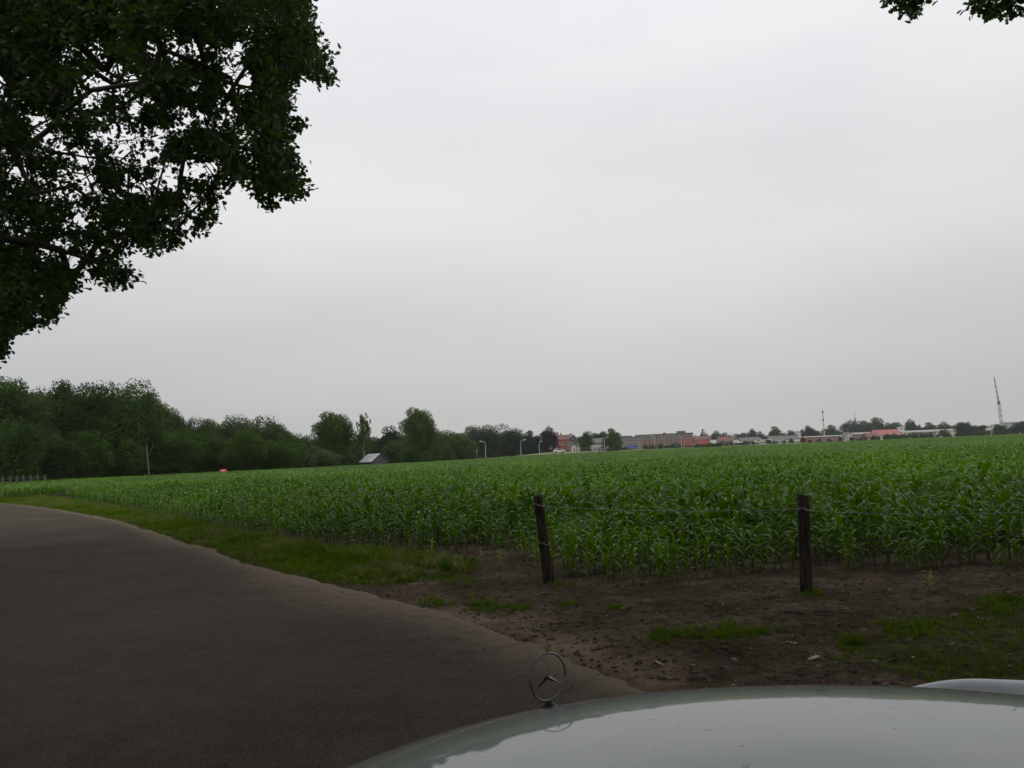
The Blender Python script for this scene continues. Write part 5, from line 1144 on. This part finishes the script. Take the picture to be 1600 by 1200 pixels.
def wing(s):
    n1, n2 = 40, 70; ts = np.linspace(0, 1, n1); yy = np.concatenate([np.linspace(-1.2, -0.3, 24), np.linspace(-0.28, 0.46, n2-24)]); V_ = []
    for y_ in yy:
        ybk = y_ - 0.22*np.clip(y_+0.9, 0, 1.4)
        zin = hood_z(np.array([HW]), np.array([min(y_, 0.16)]))[0] - 0.6*max(0, y_-0.16)
        crest = hood_z(np.array([HW]), np.array([min(y_, -0.1)]))[0] + (0.037 if s > 0 else -0.13) - 0.13*max(0, y_+0.1) - (max(0, y_-0.10)/0.3)**2*0.05 - (max(0, y_-0.38)/0.08)**2*0.06
        for t in ts:
            if t < 0.55: u = t/0.55; e_ = math.sin(u*math.pi/2)**1.2; xx = HW+0.006+0.105*u; zz = (zin-0.012)*(1-e_) + crest*e_
            else: u = (t-.55)/.45; a_ = u*math.pi/2; xx = HW+0.111+0.085*math.sin(a_); zz = crest - 0.055*(1-math.cos(a_)) - 0.40*u**2.2
            V_.append((s*xx, ybk, zz))
    V_ = np.array(V_); idx = np.arange(len(V_)).reshape(len(yy), n1)
    q_ = np.stack([idx[:-1, :-1], idx[:-1, 1:], idx[1:, 1:], idx[1:, :-1]], -1).reshape(-1, 4)
    return link('fender', mesh_np('fender', V_, q_, M['paint'], True), car)
wing(-1); wing(1)
# grille, lamps, bumper, wheels below the bonnet's nose
zf = float(hood_z(np.array([0.0]), np.array([0.16]))[0])
MB().box(-.34, .34, .08, .15, zf-.42, zf-.075).build('grille', M['chrome'], car)
g_ = MB()
for k in range(9): g_.box(-.31, .31, .152, .16, zf-.41+k*.035, zf-.39+k*.035)
g_.build('grille_bar', M['black'], car)
for s in (-1, 1):
    hl = MB().tube([(s*.58, -.02, zf-.2), (s*.58, .08, zf-.2), (s*.58, .12, zf-.2)], [.12, .12, .10], 20).build('headlight', M['glass'], car, True); MB().tube([(s*.58, .0, zf-.2), (s*.58, .09, zf-.2)], .135, 20, False).build('bezel', M['chrome'], hl)
    w_ = MB().tube([(s*.62, -.55, .31), (s*.80, -.55, .31)], .31, 28).build('wheel', M['tyre'], car, True); MB().tube([(s*.803, -.55, .31), (s*.82, -.55, .31)], .19, 20).build('rim', M['metal_grey'], w_)
MB().box(-.86, .86, .0, .22, .36, .5).build('bumper', M['chrome'], car); MB().box(-.84, .84, -1.2, .05, .18, .34).build('underbody', M['black'], car)
# star ornament
zb = float(hood_z(np.array([0.0]), np.array([0.0]))[0])
orn = empty('hood_ornament', (0, 0, zb), R(11)); orn.parent = car
MB().tube([(0, 0, -.004), (0, 0, .002), (0, 0, .006), (0, 0, .0095)], [.013, .0125, .006, .0045], 14).build('base', M['black'], orn, True)
RO = 0.0338; cz = 0.0425
MB().tube([(RO*math.cos(a_), 0, cz+RO*math.sin(a_)) for a_ in np.linspace(0, 2*math.pi, 49)], .0016, 8, False).build('ring', M['chrome'], orn, True)
sb = MB()
for k in range(3):
    a_ = math.pi/2 + k*2*math.pi/3; d_ = Vector((math.cos(a_), 0, math.sin(a_))); n_ = Vector((-math.sin(a_), 0, math.cos(a_))); c_ = Vector((0, 0, cz)); tip = c_+d_*RO; w_, th = .0052, .0036
    left_, right_ = c_+(n_*.5+d_*.29)*w_*1.2, c_+(-n_*.5+d_*.29)*w_*1.2
    for y_ in (1, -1):
        cc = c_+Vector((0, y_*th, 0)); sb.add([cc, left_, tip, right_], [(0, 1, 2), (0, 2, 3)] if y_ < 0 else [(2, 1, 0), (3, 2, 0)])
sb.build('star', M['chrome'], orn)

# ------------------------------------------------------------------ summer haze over the field
hm = bpy.data.materials.new('haze'); hm.use_nodes = True; hn = hm.node_tree.nodes; hn.clear()
ho = hn.new('ShaderNodeOutputMaterial'); pv = hn.new('ShaderNodeVolumePrincipled'); pv.inputs['Color'].default_value = (0.96, 0.97, 0.99, 1); pv.inputs['Density'].default_value = 0.00013; pv.inputs['Anisotropy'].default_value = 0.2
hm.node_tree.links.new(pv.outputs['Volume'], ho.inputs['Volume'])
tag(MB().box(-1510, 1510, -310, 1710, -1.1, 62).build('haze', hm), 'thin pale summer haze over the whole field and town', 'haze', kind='stuff')
